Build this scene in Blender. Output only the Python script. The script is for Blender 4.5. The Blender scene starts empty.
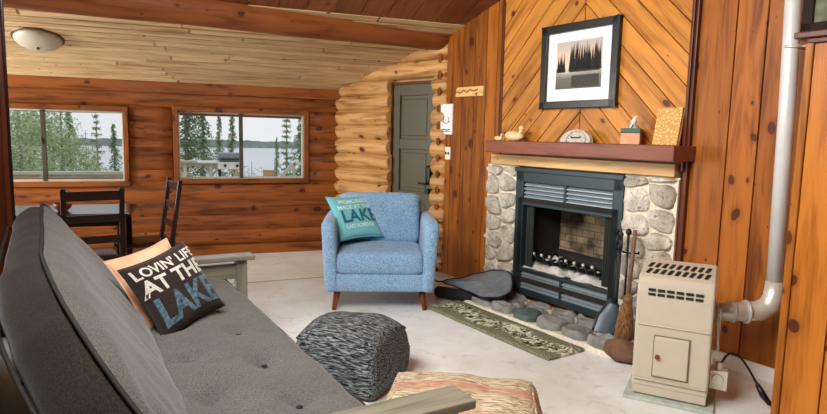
import bpy, bmesh, math, random
from mathutils import Vector, Matrix, noise
from math import sin, cos, pi, radians, sqrt
random.seed(7)
C = bpy.context.scene.collection
SC = bpy.context.scene

# ---------------------------------------------------------------- camera
def cam_axes(yaw, pit, rol):
    cy, sy = cos(yaw), sin(yaw)
    fw = Vector((sy*cos(pit), cy*cos(pit), -sin(pit)))
    r = Vector((cy, -sy, 0)); u = r.cross(fw)
    return r*cos(rol)+u*sin(rol), u*cos(rol)-r*sin(rol), fw
r_, u_, f_ = cam_axes(radians(20.676), radians(6.8126), radians(1.2153))
cd = bpy.data.cameras.new('camera'); cam = bpy.data.objects.new('camera', cd); C.objects.link(cam)
cam.matrix_world = Matrix(((r_.x, u_.x, -f_.x, 0), (r_.y, u_.y, -f_.y, 0), (r_.z, u_.z, -f_.z, 1.4), (0, 0, 0, 1)))
cd.sensor_width = 36; cd.lens = 600/827*36; cd.clip_start = .03; cd.clip_end = 2000
SC.camera = cam

# ---------------------------------------------------------------- colour helpers, world, lights
def lin(c):
    return tuple((x/255/12.92 if x/255 <= .04045 else ((x/255+.055)/1.055)**2.4) for x in c[:3]) + (1,)

SC.view_settings.view_transform = 'Standard'; SC.view_settings.look = 'None'
SC.view_settings.exposure = 0.2; SC.view_settings.gamma = 1; SC.view_settings.use_curve_mapping = False

wd = bpy.data.worlds.new('overcast_sky'); SC.world = wd; wd.use_nodes = True
nt = wd.node_tree; bg = nt.nodes['Background']; bg.inputs[1].default_value = 0.88
tc = nt.nodes.new('ShaderNodeTexCoord'); nz = nt.nodes.new('ShaderNodeTexNoise'); rp = nt.nodes.new('ShaderNodeValToRGB')
nz.inputs['Scale'].default_value = 3; nz.inputs['Detail'].default_value = 4
nt.links.new(tc.outputs['Generated'], nz.inputs['Vector']); nt.links.new(nz.outputs['Fac'], rp.inputs['Fac'])
rp.color_ramp.elements[0].position = .35; rp.color_ramp.elements[0].color = lin((226, 231, 235))
rp.color_ramp.elements[1].position = .7; rp.color_ramp.elements[1].color = lin((246, 248, 250))
nt.links.new(rp.outputs['Color'], bg.inputs['Color'])

TH = radians(13.637)
Nv = Vector((cos(TH), sin(TH), 0)); Wv = Vector((-sin(TH), cos(TH), 0))
def NS(n, s, z=0): return Nv*n + Wv*s + Vector((0, 0, z))

def area(name, loc, target, sx, sy, power, col=(1, 1, 1)):
    l = bpy.data.lights.new(name, 'AREA'); l.shape = 'RECTANGLE'; l.size = sx; l.size_y = sy
    l.energy = power; l.color = col
    o = bpy.data.objects.new(name, l); C.objects.link(o); o.location = loc
    o.rotation_euler = (Vector(target)-Vector(loc)).to_track_quat('-Z', 'Y').to_euler()
    return o
# added area lights for unseen daylight; their wall openings are made up
area('added_gable_light', (-1.2, -2.3, 2.75), (1.4, 4, .7), 2.2, 1.1, 40, (1, .97, .93))
area('added_dining_light', (-4.15, 5.6, 1.45), (0.5, 5.0, .7), 2.2, 1.2, 180, (.95, .98, 1))
area('added_side_light', NS(-.24, 2.0, 2.68), NS(2.3, 2.4, .5), 2.4, .95, 185, (1, .98, .95))

# ---------------------------------------------------------------- node helpers
def new_mat(name):
    m = bpy.data.materials.new(name); m.use_nodes = True
    t = m.node_tree; b = t.nodes['Principled BSDF']
    return m, t, b
def N_(t, k, **kw):
    n = t.nodes.new(k)
    for a, v in kw.items():
        if hasattr(n, a): setattr(n, a, v)
        else: n.inputs[a.replace('_', ' ')].default_value = v
    return n
def ramp(t, fac, stops):
    r = t.nodes.new('ShaderNodeValToRGB'); e = r.color_ramp.elements
    while len(e) < len(stops): e.new(.5)
    for i, (p, c) in enumerate(stops): e[i].position = p; e[i].color = c
    t.links.new(fac, r.inputs['Fac']); return r.outputs['Color']
def mixc(t, fac, a, b, mode='MIX'):
    m = t.nodes.new('ShaderNodeMix'); m.data_type = 'RGBA'; m.blend_type = mode
    for sock, v in ((m.inputs[0], fac), (m.inputs[6], a), (m.inputs[7], b)):
        if isinstance(v, (int, float)): sock.default_value = v
        elif isinstance(v, tuple): sock.default_value = v
        else: t.links.new(v, sock)
    return m.outputs[2]
def mth(t, op, a, b=None, c=None):
    m = t.nodes.new('ShaderNodeMath'); m.operation = op
    for i, v in enumerate((a, b, c)):
        if v is None: continue
        if isinstance(v, (int, float)): m.inputs[i].default_value = v
        else: t.links.new(v, m.inputs[i])
    return m.outputs[0]
def bump(t, b, h, strength=.3, dist=.01):
    n = t.nodes.new('ShaderNodeBump'); n.inputs['Strength'].default_value = strength; n.inputs['Distance'].default_value = dist
    t.links.new(h, n.inputs['Height']); t.links.new(n.outputs['Normal'], b.inputs['Normal'])
G = (.0, .0, .0, 1); Wt = (1, 1, 1, 1)

def plain(name, col, rough=.5, metal=0, var=.12, scale=12, bmp=0, spec=.5):
    m, t, b = new_mat(name); c = lin(col)
    tc = N_(t, 'ShaderNodeTexCoord'); nz = N_(t, 'ShaderNodeTexNoise'); nz.inputs['Scale'].default_value = scale; nz.inputs['Detail'].default_value = 5
    t.links.new(tc.outputs['Object'], nz.inputs['Vector'])
    lo = tuple(x*(1-var) for x in c[:3])+(1,); hi = tuple(min(1, x*(1+var)) for x in c[:3])+(1,)
    t.links.new(ramp(t, nz.outputs['Fac'], [(.3, lo), (.7, hi)]), b.inputs['Base Color'])
    b.inputs['Roughness'].default_value = rough; b.inputs['Metallic'].default_value = metal
    b.inputs['Specular IOR Level'].default_value = spec
    if bmp: bump(t, b, nz.outputs['Fac'], bmp)
    return m

def wood(name, light, dark, knotc=(70, 25, 8), rough=.42, knots=1.0, across=1.0, var=.5, kscale=1.0, spec=.25):
    """grain runs along U; each board has its own V band (10 m apart)"""
    m, t, b = new_mat(name)
    uv = N_(t, 'ShaderNodeUVMap'); sp = N_(t, 'ShaderNodeSeparateXYZ'); t.links.new(uv.outputs[0], sp.inputs[0])
    wn = N_(t, 'ShaderNodeTexWhiteNoise'); wn.noise_dimensions = '1D'
    t.links.new(mth(t, 'FLOOR', mth(t, 'DIVIDE', sp.outputs['Y'], 10.0)), wn.inputs['W'])
    def nt_(su, sv, detail=3, dist=0):
        cb = N_(t, 'ShaderNodeCombineXYZ'); t.links.new(mth(t, 'MULTIPLY', sp.outputs['X'], su), cb.inputs[0]); t.links.new(mth(t, 'MULTIPLY', sp.outputs['Y'], sv*across), cb.inputs[1])
        n = N_(t, 'ShaderNodeTexNoise'); n.inputs['Scale'].default_value = 1; n.inputs['Detail'].default_value = detail; n.inputs['Distortion'].default_value = dist
        t.links.new(cb.outputs[0], n.inputs['Vector']); return n.outputs['Fac'], cb
    broad, _ = nt_(1.6, 14, 3, .8); fine, _ = nt_(4, 110, 2); blot, _ = nt_(2.2, 5, 2)
    g = mth(t, 'ADD', mth(t, 'MULTIPLY', broad, .75), mth(t, 'MULTIPLY', fine, .25))
    col = ramp(t, g, [(.32, lin(dark)), (.52, lin(light)), (.75, tuple(min(1, x*1.18) for x in lin(light)[:3])+(1,))])
    # board to board tone
    tone = mth(t, 'MULTIPLY_ADD', wn.outputs['Value'], var, 1-var*.55)
    tcb = N_(t, 'ShaderNodeCombineColor')
    t.links.new(tone, tcb.inputs[0]); t.links.new(mth(t, 'MULTIPLY_ADD', tone, 1.0, -.01), tcb.inputs[1]); t.links.new(mth(t, 'MULTIPLY_ADD', tone, 1.0, -.05), tcb.inputs[2])
    col = mixc(t, 1.0, col, tcb.outputs[0], 'MULTIPLY')
    col = mixc(t, mth(t, 'MULTIPLY', ramp(t, blot, [(.55, G), (.8, Wt)]), .35), col, lin(dark))
    if knots:
        cb = N_(t, 'ShaderNodeCombineXYZ')
        t.links.new(mth(t, 'MULTIPLY_ADD', sp.outputs['X'], 4.2*kscale, mth(t, 'MULTIPLY', blot, .5)), cb.inputs[0]); t.links.new(mth(t, 'MULTIPLY_ADD', sp.outputs['Y'], 6.0*kscale, mth(t, 'MULTIPLY', broad, .35)), cb.inputs[1])
        v = N_(t, 'ShaderNodeTexVoronoi'); v.inputs['Scale'].default_value = 1; t.links.new(cb.outputs[0], v.inputs['Vector'])
        v.voronoi_dimensions = '2D'
        sc = N_(t, 'ShaderNodeSeparateColor'); t.links.new(v.outputs['Color'], sc.inputs[0])
        sz = mth(t, 'MULTIPLY', mth(t, 'POWER', sc.outputs[0], 4.0), .165*knots)
        d = mth(t, 'DIVIDE', v.outputs['Distance'], mth(t, 'ADD', sz, .001))
        k = ramp(t, d, [(.0, Wt), (.75, Wt), (1.0, (.25, .25, .25, 1))]); 
        kk = ramp(t, mth(t, 'MULTIPLY', d, .4), [(.38, Wt), (.44, (.3, .3, .3, 1)), (.9, G)])
        col = mixc(t, mth(t, 'MULTIPLY', kk, .9), col, lin(knotc))
    t.links.new(col, b.inputs['Base Color']); b.inputs['Roughness'].default_value = rough; b.inputs['Specular IOR Level'].default_value = spec
    bump(t, b, g, .12, .004)
    return m

def fabric(name, col, col2, scale=260, rough=.95, bmp=.35, big=.1, stretch=(1, 1, 1), sheen=.2):
    m, t, b = new_mat(name)
    tc = N_(t, 'ShaderNodeTexCoord'); mp = N_(t, 'ShaderNodeMapping'); mp.inputs['Scale'].default_value = stretch
    t.links.new(tc.outputs['Object'], mp.inputs[0])
    a = N_(t, 'ShaderNodeTexNoise'); a.inputs['Scale'].default_value = scale; a.inputs['Detail'].default_value = 2; t.links.new(mp.outputs[0], a.inputs['Vector'])
    c = N_(t, 'ShaderNodeTexNoise'); c.inputs['Scale'].default_value = 7; t.links.new(tc.outputs['Object'], c.inputs['Vector'])
    base = ramp(t, a.outputs['Fac'], [(.36, lin(col2)), (.62, lin(col))])
    base = mixc(t, mth(t, 'MULTIPLY', ramp(t, c.outputs['Fac'], [(.4, G), (.7, Wt)]), big), base, lin(col2))
    t.links.new(base, b.inputs['Base Color']); b.inputs['Roughness'].default_value = rough
    b.inputs['Specular IOR Level'].default_value = .15; b.inputs['Sheen Weight'].default_value = sheen
    bump(t, b, a.outputs['Fac'], bmp, .003)
    return m

M = {}
M['pine'] = wood('knotty_pine_boards', (160, 92, 28), (98, 46, 12), knots=1.1, var=.5)
M['pine_dark'] = wood('shaded_pine_trim', (150, 74, 36), (100, 40, 16), knots=.6)
M['chev'] = wood('chevron_pine', (200, 134, 56), (146, 82, 26), knots=.8, var=.35)
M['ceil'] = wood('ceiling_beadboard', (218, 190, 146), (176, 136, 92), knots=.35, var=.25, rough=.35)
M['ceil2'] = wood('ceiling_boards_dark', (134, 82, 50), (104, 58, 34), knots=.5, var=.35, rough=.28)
M['log_l'] = wood('pale_peeled_logs', (200, 154, 98), (140, 88, 44), knots=1.1, var=.25, rough=.45)
M['log_d'] = wood('amber_logs', (146, 82, 34), (74, 36, 12), knots=1.1, var=.4, rough=.5)
M['beam'] = wood('beam_log', (150, 86, 44), (100, 50, 22), knots=.9, rough=.45)
M['panelR'] = wood('partition_pine', (178, 108, 34), (132, 70, 18), knots=.9, var=.3)
M['mantel'] = wood('cedar_mantel', (134, 78, 58), (94, 48, 36), knots=.2, rough=.38)
M['paleboard'] = wood('pale_board', (232, 190, 130), (200, 146, 88), knots=.2)
M['darkwood'] = wood('espresso_wood', (44, 30, 26), (28, 18, 15), knots=0, rough=.2, var=.2)
M['greywood'] = wood('grey_stained_wood', (136, 132, 118), (98, 93, 82), knots=0, rough=.22, var=.1)
M['walnut'] = wood('walnut', (122, 60, 34), (84, 38, 20), knots=0, rough=.35)
M['redtrim'] = wood('reddish_trim', (92, 44, 22), (60, 24, 12), knots=0, rough=.35)
M['deckwood'] = wood('weathered_deck', (206, 204, 190), (160, 160, 146), knots=0, rough=.8)
M['tanwood'] = wood('tan_deck_wood', (226, 180, 140), (200, 150, 112), knots=0, rough=.8)
M['door'] = plain('olive_painted_door', (74, 66, 38), .42, var=.06)
M['black'] = plain('black_iron', (24, 25, 26), .4, .3)
M['insert'] = plain('slate_green_metal', (40, 56, 58), .38, .35, var=.06)
M['louver'] = plain('highlit_louver_metal', (150, 164, 168), .35, .4, var=.05)  # paler than the insert frame, blade highlights put into the colour
M['soot'] = plain('sooty_lining', (34, 30, 26), .95, var=.4, scale=6)
M['ash'] = plain('white_ash_ledge', (222, 220, 212), .9, var=.15, scale=30, bmp=.4)
M['stove'] = plain('almond_enamel', (194, 183, 162), .35, var=.025)
M['stovegap'] = plain('shaded_enamel_seam', (128, 114, 92), .6)
M['stovedark'] = plain('slot_black', (18, 18, 18), .7)
M['steel'] = plain('galvanised_steel', (222, 218, 204), .35, .4, var=.12, scale=20)
M['pipe'] = plain('painted_grey_pipe', (214, 216, 212), .4, .1, var=.05)
M['whiteplastic'] = plain('white_plastic', (236, 226, 200), .4, var=.02)
M['white'] = plain('white_card', (242, 238, 232), .7, var=.02)
M['framewhite'] = plain('window_vinyl', (196, 196, 170), .5, var=.04)
M['framedark'] = plain('dark_window_rail', (70, 60, 40), .5)
M['picframe'] = plain('black_picture_frame', (26, 27, 22), .3, var=.08)
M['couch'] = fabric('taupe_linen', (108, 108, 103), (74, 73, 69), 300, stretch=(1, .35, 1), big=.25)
M['piping'] = plain('black_piping', (34, 32, 30), .8)
M['blue'] = fabric('blue_tweed', (160, 194, 220), (84, 120, 158), 170, bmp=.5, big=.15)
M['teal'] = fabric('teal_pillow_cloth', (128, 196, 200), (104, 172, 180), 200, big=.2)
M['peach'] = fabric('peach_cloth', (240, 196, 160), (222, 160, 122), 10, bmp=.1)
M['brownp'] = fabric('dark_brown_cloth', (52, 42, 38), (38, 30, 28), 220, big=.2)
M['txtwhite'] = fabric('cream_print', (226, 220, 208), (190, 184, 174), 160, bmp=0)
M['txtblue'] = fabric('faded_blue_print', (96, 124, 138), (58, 82, 96), 60, bmp=0)
M['txtteal'] = fabric('deep_teal_print', (36, 104, 128), (30, 92, 116), 160, bmp=0)
M['txtpale'] = fabric('pale_aqua_print', (206, 236, 234), (180, 222, 224), 160, bmp=0)
M['leather'] = plain('grey_hide', (122, 132, 140), .45, var=.22, scale=22, bmp=.15)
M['blackcloth'] = plain('black_canvas', (22, 22, 24), .85, bmp=.2)
M['straw'] = fabric('broom_straw', (150, 108, 66), (84, 54, 32), 60, stretch=(3, 3, .2), bmp=.8)
M['terracotta'] = plain('rosy_wood_box', (222, 160, 118), .5, var=.12)
M['greenrim'] = plain('dark_green_rim', (46, 92, 82), .35)
M['tissue'] = plain('tissue_paper', (250, 246, 238), .9, var=.01)
M['duck'] = plain('pale_carved_wood', (234, 204, 150), .5, var=.15, scale=25)
M['plaque'] = plain('grey_carved_stone', (196, 186, 172), .8, var=.3, scale=60, bmp=.5)
M['charcoal'] = plain('charcoal', (36, 32, 30), .9)
M['handlewood'] = plain('brown_handle_wood', (122, 88, 62), .6, var=.25)
M['frost'] = plain('frosted_glass_shade', (196, 188, 166), .35, var=.02)
M['bronze'] = plain('bronze_trim', (92, 64, 44), .4, .5)
M['lakewater'] = plain('lake_water', (214, 220, 226), .5, var=.04, scale=.02)
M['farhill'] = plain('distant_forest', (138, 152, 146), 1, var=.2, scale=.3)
M['ground'] = plain('mossy_ground', (124, 138, 100), 1, var=.3, scale=1.2)
M['needle'] = plain('hazed_spruce_needles', (142, 164, 128), 1, var=.35, scale=2.5, spec=.1)  # greyed and paled, outdoor haze is put into the colour
M['leafy'] = plain('hazed_pale_leaves', (182, 200, 158), 1, var=.3, scale=2.5, spec=.1)  # leaf green washed out, haze mixed into the colour
M['bark'] = plain('grey_bark', (150, 146, 132), 1, var=.2)
M['grillmetal'] = plain('grey_grill_hood', (120, 122, 130), .35, .4)
M['extwall'] = plain('exterior_log_stain', (120, 70, 40), .8)

# speckled stone, mortar, floor, knit, jute, rug, carved board
def stone(name, a, b_, spk=(60, 56, 52), scale=26, spot=.5):
    m, t, b = new_mat(name)
    tc = N_(t, 'ShaderNodeTexCoord'); n1 = N_(t, 'ShaderNodeTexNoise'); n1.inputs['Scale'].default_value = scale*.3; n1.inputs['Detail'].default_value = 6
    n2 = N_(t, 'ShaderNodeTexNoise'); n2.inputs['Scale'].default_value = scale*2; n2.inputs['Detail'].default_value = 4; n2.inputs['Distortion'].default_value = 1
    for n in (n1, n2): t.links.new(tc.outputs['Object'], n.inputs['Vector'])
    uv = N_(t, 'ShaderNodeUVMap'); sp = N_(t, 'ShaderNodeSeparateXYZ'); t.links.new(uv.outputs[0], sp.inputs[0])
    wn = N_(t, 'ShaderNodeTexWhiteNoise'); wn.noise_dimensions = '1D'; t.links.new(mth(t, 'FLOOR', mth(t, 'DIVIDE', sp.outputs['Y'], 10.)), wn.inputs['W'])
    c = ramp(t, n1.outputs['Fac'], [(.3, lin(b_)), (.65, lin(a))])
    c = mixc(t, mth(t, 'MULTIPLY', wn.outputs['Value'], .55), c, lin(b_))
    c = mixc(t, mth(t, 'MULTIPLY', ramp(t, n2.outputs['Fac'], [(.56, G), (.66, Wt)]), spot), c, lin(spk))
    t.links.new(c, b.inputs['Base Color']); b.inputs['Roughness'].default_value = .85
    bump(t, b, n2.outputs['Fac'], .5, .006); return m
M['granite'] = stone('pale_granite', (226, 218, 202), (150, 138, 120), spk=(70, 66, 60), spot=.7)
M['mortar'] = plain('pale_mortar', (222, 212, 190), .95, var=.12, scale=40, bmp=.5)
M['slate'] = stone('grey_slate', (168, 170, 164), (112, 110, 102), spot=.3)
M['slate_g'] = stone('green_slate', (92, 112, 100), (50, 62, 54), spot=.3)
M['slate_y'] = stone('buff_stone', (206, 190, 140), (170, 160, 126), spot=.2)
M['slate_b'] = stone('brown_stone', (138, 102, 74), (92, 64, 46), spot=.3)

def floor_mat():
    m, t, b = new_mat('worn_white_floor')
    tc = N_(t, 'ShaderNodeTexCoord')
    a = N_(t, 'ShaderNodeTexNoise'); a.inputs['Scale'].default_value = 1.3; a.inputs['Detail'].default_value = 8; a.inputs['Roughness'].default_value = .65
    s = N_(t, 'ShaderNodeTexNoise'); s.inputs['Scale'].default_value = 9; s.inputs['Detail'].default_value = 6; s.inputs['Distortion'].default_value = 1.2
    for n in (a, s): t.links.new(tc.outputs['Object'], n.inputs['Vector'])
    c = ramp(t, a.outputs['Fac'], [(.35, lin((214, 213, 203))), (.55, lin((236, 237, 234))), (.7, lin((243, 246, 246)))])
    c = mixc(t, mth(t, 'MULTIPLY', ramp(t, s.outputs['Fac'], [(.58, G), (.68, Wt)]), .28), c, lin((164, 156, 138)))
    t.links.new(c, b.inputs['Base Color']); b.inputs['Roughness'].default_value = .42; b.inputs['Specular IOR Level'].default_value = .45
    return m
M['floor'] = floor_mat()
M['gusset'] = fabric('shaded_brown_gusset', (52, 45, 37), (32, 28, 23), 200, stretch=(1, .35, 1), big=.3)  # brown cloth, its colour darkened further to stand in for shade

def knit_mat(name, stops, freq, bands=False):
    m, t, b = new_mat(name)
    tc = N_(t, 'ShaderNodeTexCoord'); mp = N_(t, 'ShaderNodeMapping'); mp.inputs['Scale'].default_value = (freq*.13, freq, freq)
    t.links.new(tc.outputs['Object'], mp.inputs[0])
    a = N_(t, 'ShaderNodeTexNoise'); a.inputs['Scale'].default_value = 1; a.inputs['Detail'].default_value = 3; a.inputs['Distortion'].default_value = .6
    t.links.new(mp.outputs[0], a.inputs['Vector'])
    c = ramp(t, a.outputs['Fac'], stops)
    if bands:
        sp = N_(t, 'ShaderNodeSeparateXYZ'); t.links.new(tc.outputs['Object'], sp.inputs[0])
        w = mth(t, 'SINE', mth(t, 'MULTIPLY', sp.outputs['Y'], 24.0))
        c = mixc(t, mth(t, 'MULTIPLY', ramp(t, w, [(.35, G), (.75, Wt)]), .55), c, lin((196, 134, 110)))
    t.links.new(c, b.inputs['Base Color']); b.inputs['Roughness'].default_value = .95; b.inputs['Specular IOR Level'].default_value = .1
    bump(t, b, a.outputs['Fac'], .9, .012); return m
M['knit'] = knit_mat('charcoal_knit', [(.38, lin((26, 28, 30))), (.5, lin((84, 88, 92))), (.64, lin((160, 166, 166)))], 150)
M['jute'] = knit_mat('jute_braid', [(.32, lin((120, 98, 72))), (.5, lin((196, 176, 142))), (.64, lin((230, 218, 192)))], 130, True)

def rug_mat():
    m, t, b = new_mat('hearth_rug_pile')
    tc = N_(t, 'ShaderNodeTexCoord'); sp = N_(t, 'ShaderNodeSeparateXYZ'); t.links.new(tc.outputs['Object'], sp.inputs[0])
    a = N_(t, 'ShaderNodeTexNoise'); a.inputs['Scale'].default_value = 90; t.links.new(tc.outputs['Object'], a.inputs['Vector'])
    p = N_(t, 'ShaderNodeTexNoise'); p.inputs['Scale'].default_value = 17; p.inputs['Detail'].default_value = 3; p.inputs['Distortion'].default_value = 1.5; t.links.new(tc.outputs['Object'], p.inputs['Vector'])
    q = N_(t, 'ShaderNodeTexVoronoi'); q.inputs['Scale'].default_value = 24; t.links.new(tc.outputs['Object'], q.inputs['Vector'])
    wave = mth(t, 'MULTIPLY', mth(t, 'SINE', mth(t, 'MULTIPLY', sp.outputs['Y'], 11.0)), .035)
    dist = mth(t, 'ABSOLUTE', mth(t, 'ADD', mth(t, 'ADD', sp.outputs['X'], .0), wave))
    band = ramp(t, mth(t, 'MULTIPLY', dist, 8), [(.55, Wt), (.85, G)])
    c = ramp(t, a.outputs['Fac'], [(.35, lin((96, 96, 76))), (.65, lin((146, 142, 114)))])
    c = mixc(t, mth(t, 'MULTIPLY', band, ramp(t, p.outputs['Fac'], [(.5, G), (.54, Wt)])), c, lin((222, 222, 196)))
    c = mixc(t, mth(t, 'MULTIPLY', band, ramp(t, p.outputs['Fac'], [(.38, Wt), (.42, G)])), c, lin((40, 38, 34)))
    t.links.new(c, b.inputs['Base Color']); b.inputs['Roughness'].default_value = 1; b.inputs['Specular IOR Level'].default_value = .1
    bump(t, b, a.outputs['Fac'], .8, .006); return m
M['rug'] = rug_mat()

def brick_mat():
    m, t, b = new_mat('firebrick_panel')
    tc = N_(t, 'ShaderNodeTexCoord'); mp = N_(t, 'ShaderNodeMapping'); mp.inputs['Rotation'].default_value = (0, 0, 0)
    sp = N_(t, 'ShaderNodeSeparateXYZ'); cb = N_(t, 'ShaderNodeCombineXYZ'); t.links.new(tc.outputs['Object'], sp.inputs[0])
    t.links.new(sp.outputs['Y'], cb.inputs[0]); t.links.new(sp.outputs['Z'], cb.inputs[1])
    k = N_(t, 'ShaderNodeTexBrick'); k.inputs['Scale'].default_value = 4; k.inputs['Color1'].default_value = lin((176, 154, 122)); k.inputs['Color2'].default_value = lin((140, 116, 88)); k.inputs['Mortar'].default_value = lin((88, 72, 54)); k.inputs['Mortar Size'].default_value = .012
    t.links.new(cb.outputs[0], k.inputs['Vector'])
    n = N_(t, 'ShaderNodeTexNoise'); n.inputs['Scale'].default_value = 5; n.inputs['Detail'].default_value = 5; t.links.new(tc.outputs['Object'], n.inputs['Vector'])
    c = mixc(t, ramp(t, n.outputs['Fac'], [(.42, G), (.66, (.9, .9, .9, 1))]), k.outputs['Color'], lin((30, 24, 20)))
    t.links.new(c, b.inputs['Base Color']); b.inputs['Roughness'].default_value = .95; return m
M['brick'] = brick_mat()

def photo_mat():
    """the framed print: pale dusk sky over misty water (object z and y only)"""
    m, t, b = new_mat('lake_print')
    tc = N_(t, 'ShaderNodeTexCoord'); sp = N_(t, 'ShaderNodeSeparateXYZ'); t.links.new(tc.outputs['Object'], sp.inputs[0])
    n = N_(t, 'ShaderNodeTexNoise'); n.inputs['Scale'].default_value = 9; n.inputs['Detail'].default_value = 5
    mp = N_(t, 'ShaderNodeMapping'); mp.inputs['Scale'].default_value = (1, .5, 3); t.links.new(tc.outputs['Object'], mp.inputs[0]); t.links.new(mp.outputs[0], n.inputs['Vector'])
    z = mth(t, 'ADD', mth(t, 'MULTIPLY', sp.outputs['Z'], 2.4), mth(t, 'MULTIPLY_ADD', n.outputs['Fac'], .16, .42))
    c = ramp(t, z, [(.1, lin((78, 74, 62))), (.3, lin((104, 98, 84))), (.38, lin((150, 146, 134))), (.46, lin((214, 204, 188))), (.6, lin((232, 196, 164))), (.9, lin((188, 178, 166)))])
    t.links.new(c, b.inputs['Base Color']); b.inputs['Roughness'].default_value = .35; return m
M['print'] = photo_mat()
M['printtree'] = plain('print_dark_trees', (44, 40, 28), .5, var=.3, scale=40)

def carved_mat():
    m, t, b = new_mat('carved_yellow_board')
    tc = N_(t, 'ShaderNodeTexCoord'); v = N_(t, 'ShaderNodeTexVoronoi'); v.feature = 'DISTANCE_TO_EDGE'; v.inputs['Scale'].default_value = 42
    t.links.new(tc.outputs['Object'], v.inputs['Vector'])
    c = ramp(t, v.outputs['Distance'], [(.02, lin((196, 142, 70))), (.16, lin((220, 174, 98))), (.4, lin((238, 202, 134)))])
    t.links.new(c, b.inputs['Base Color']); b.inputs['Roughness'].default_value = .6; bump(t, b, v.outputs['Distance'], .8, .01); return m
M['carved'] = carved_mat()

def glass_mat():
    m, t, b = new_mat('window_glass')
    out = t.nodes['Material Output']; tr = N_(t, 'ShaderNodeBsdfTransparent'); gl = N_(t, 'ShaderNodeBsdfGlossy'); gl.inputs['Roughness'].default_value = .02
    mx = N_(t, 'ShaderNodeMixShader'); mx.inputs[0].default_value = .02
    t.links.new(tr.outputs[0], mx.inputs[1]); t.links.new(gl.outputs[0], mx.inputs[2]); t.links.new(mx.outputs[0], out.inputs['Surface']); return m
M['glass'] = glass_mat()

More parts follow.
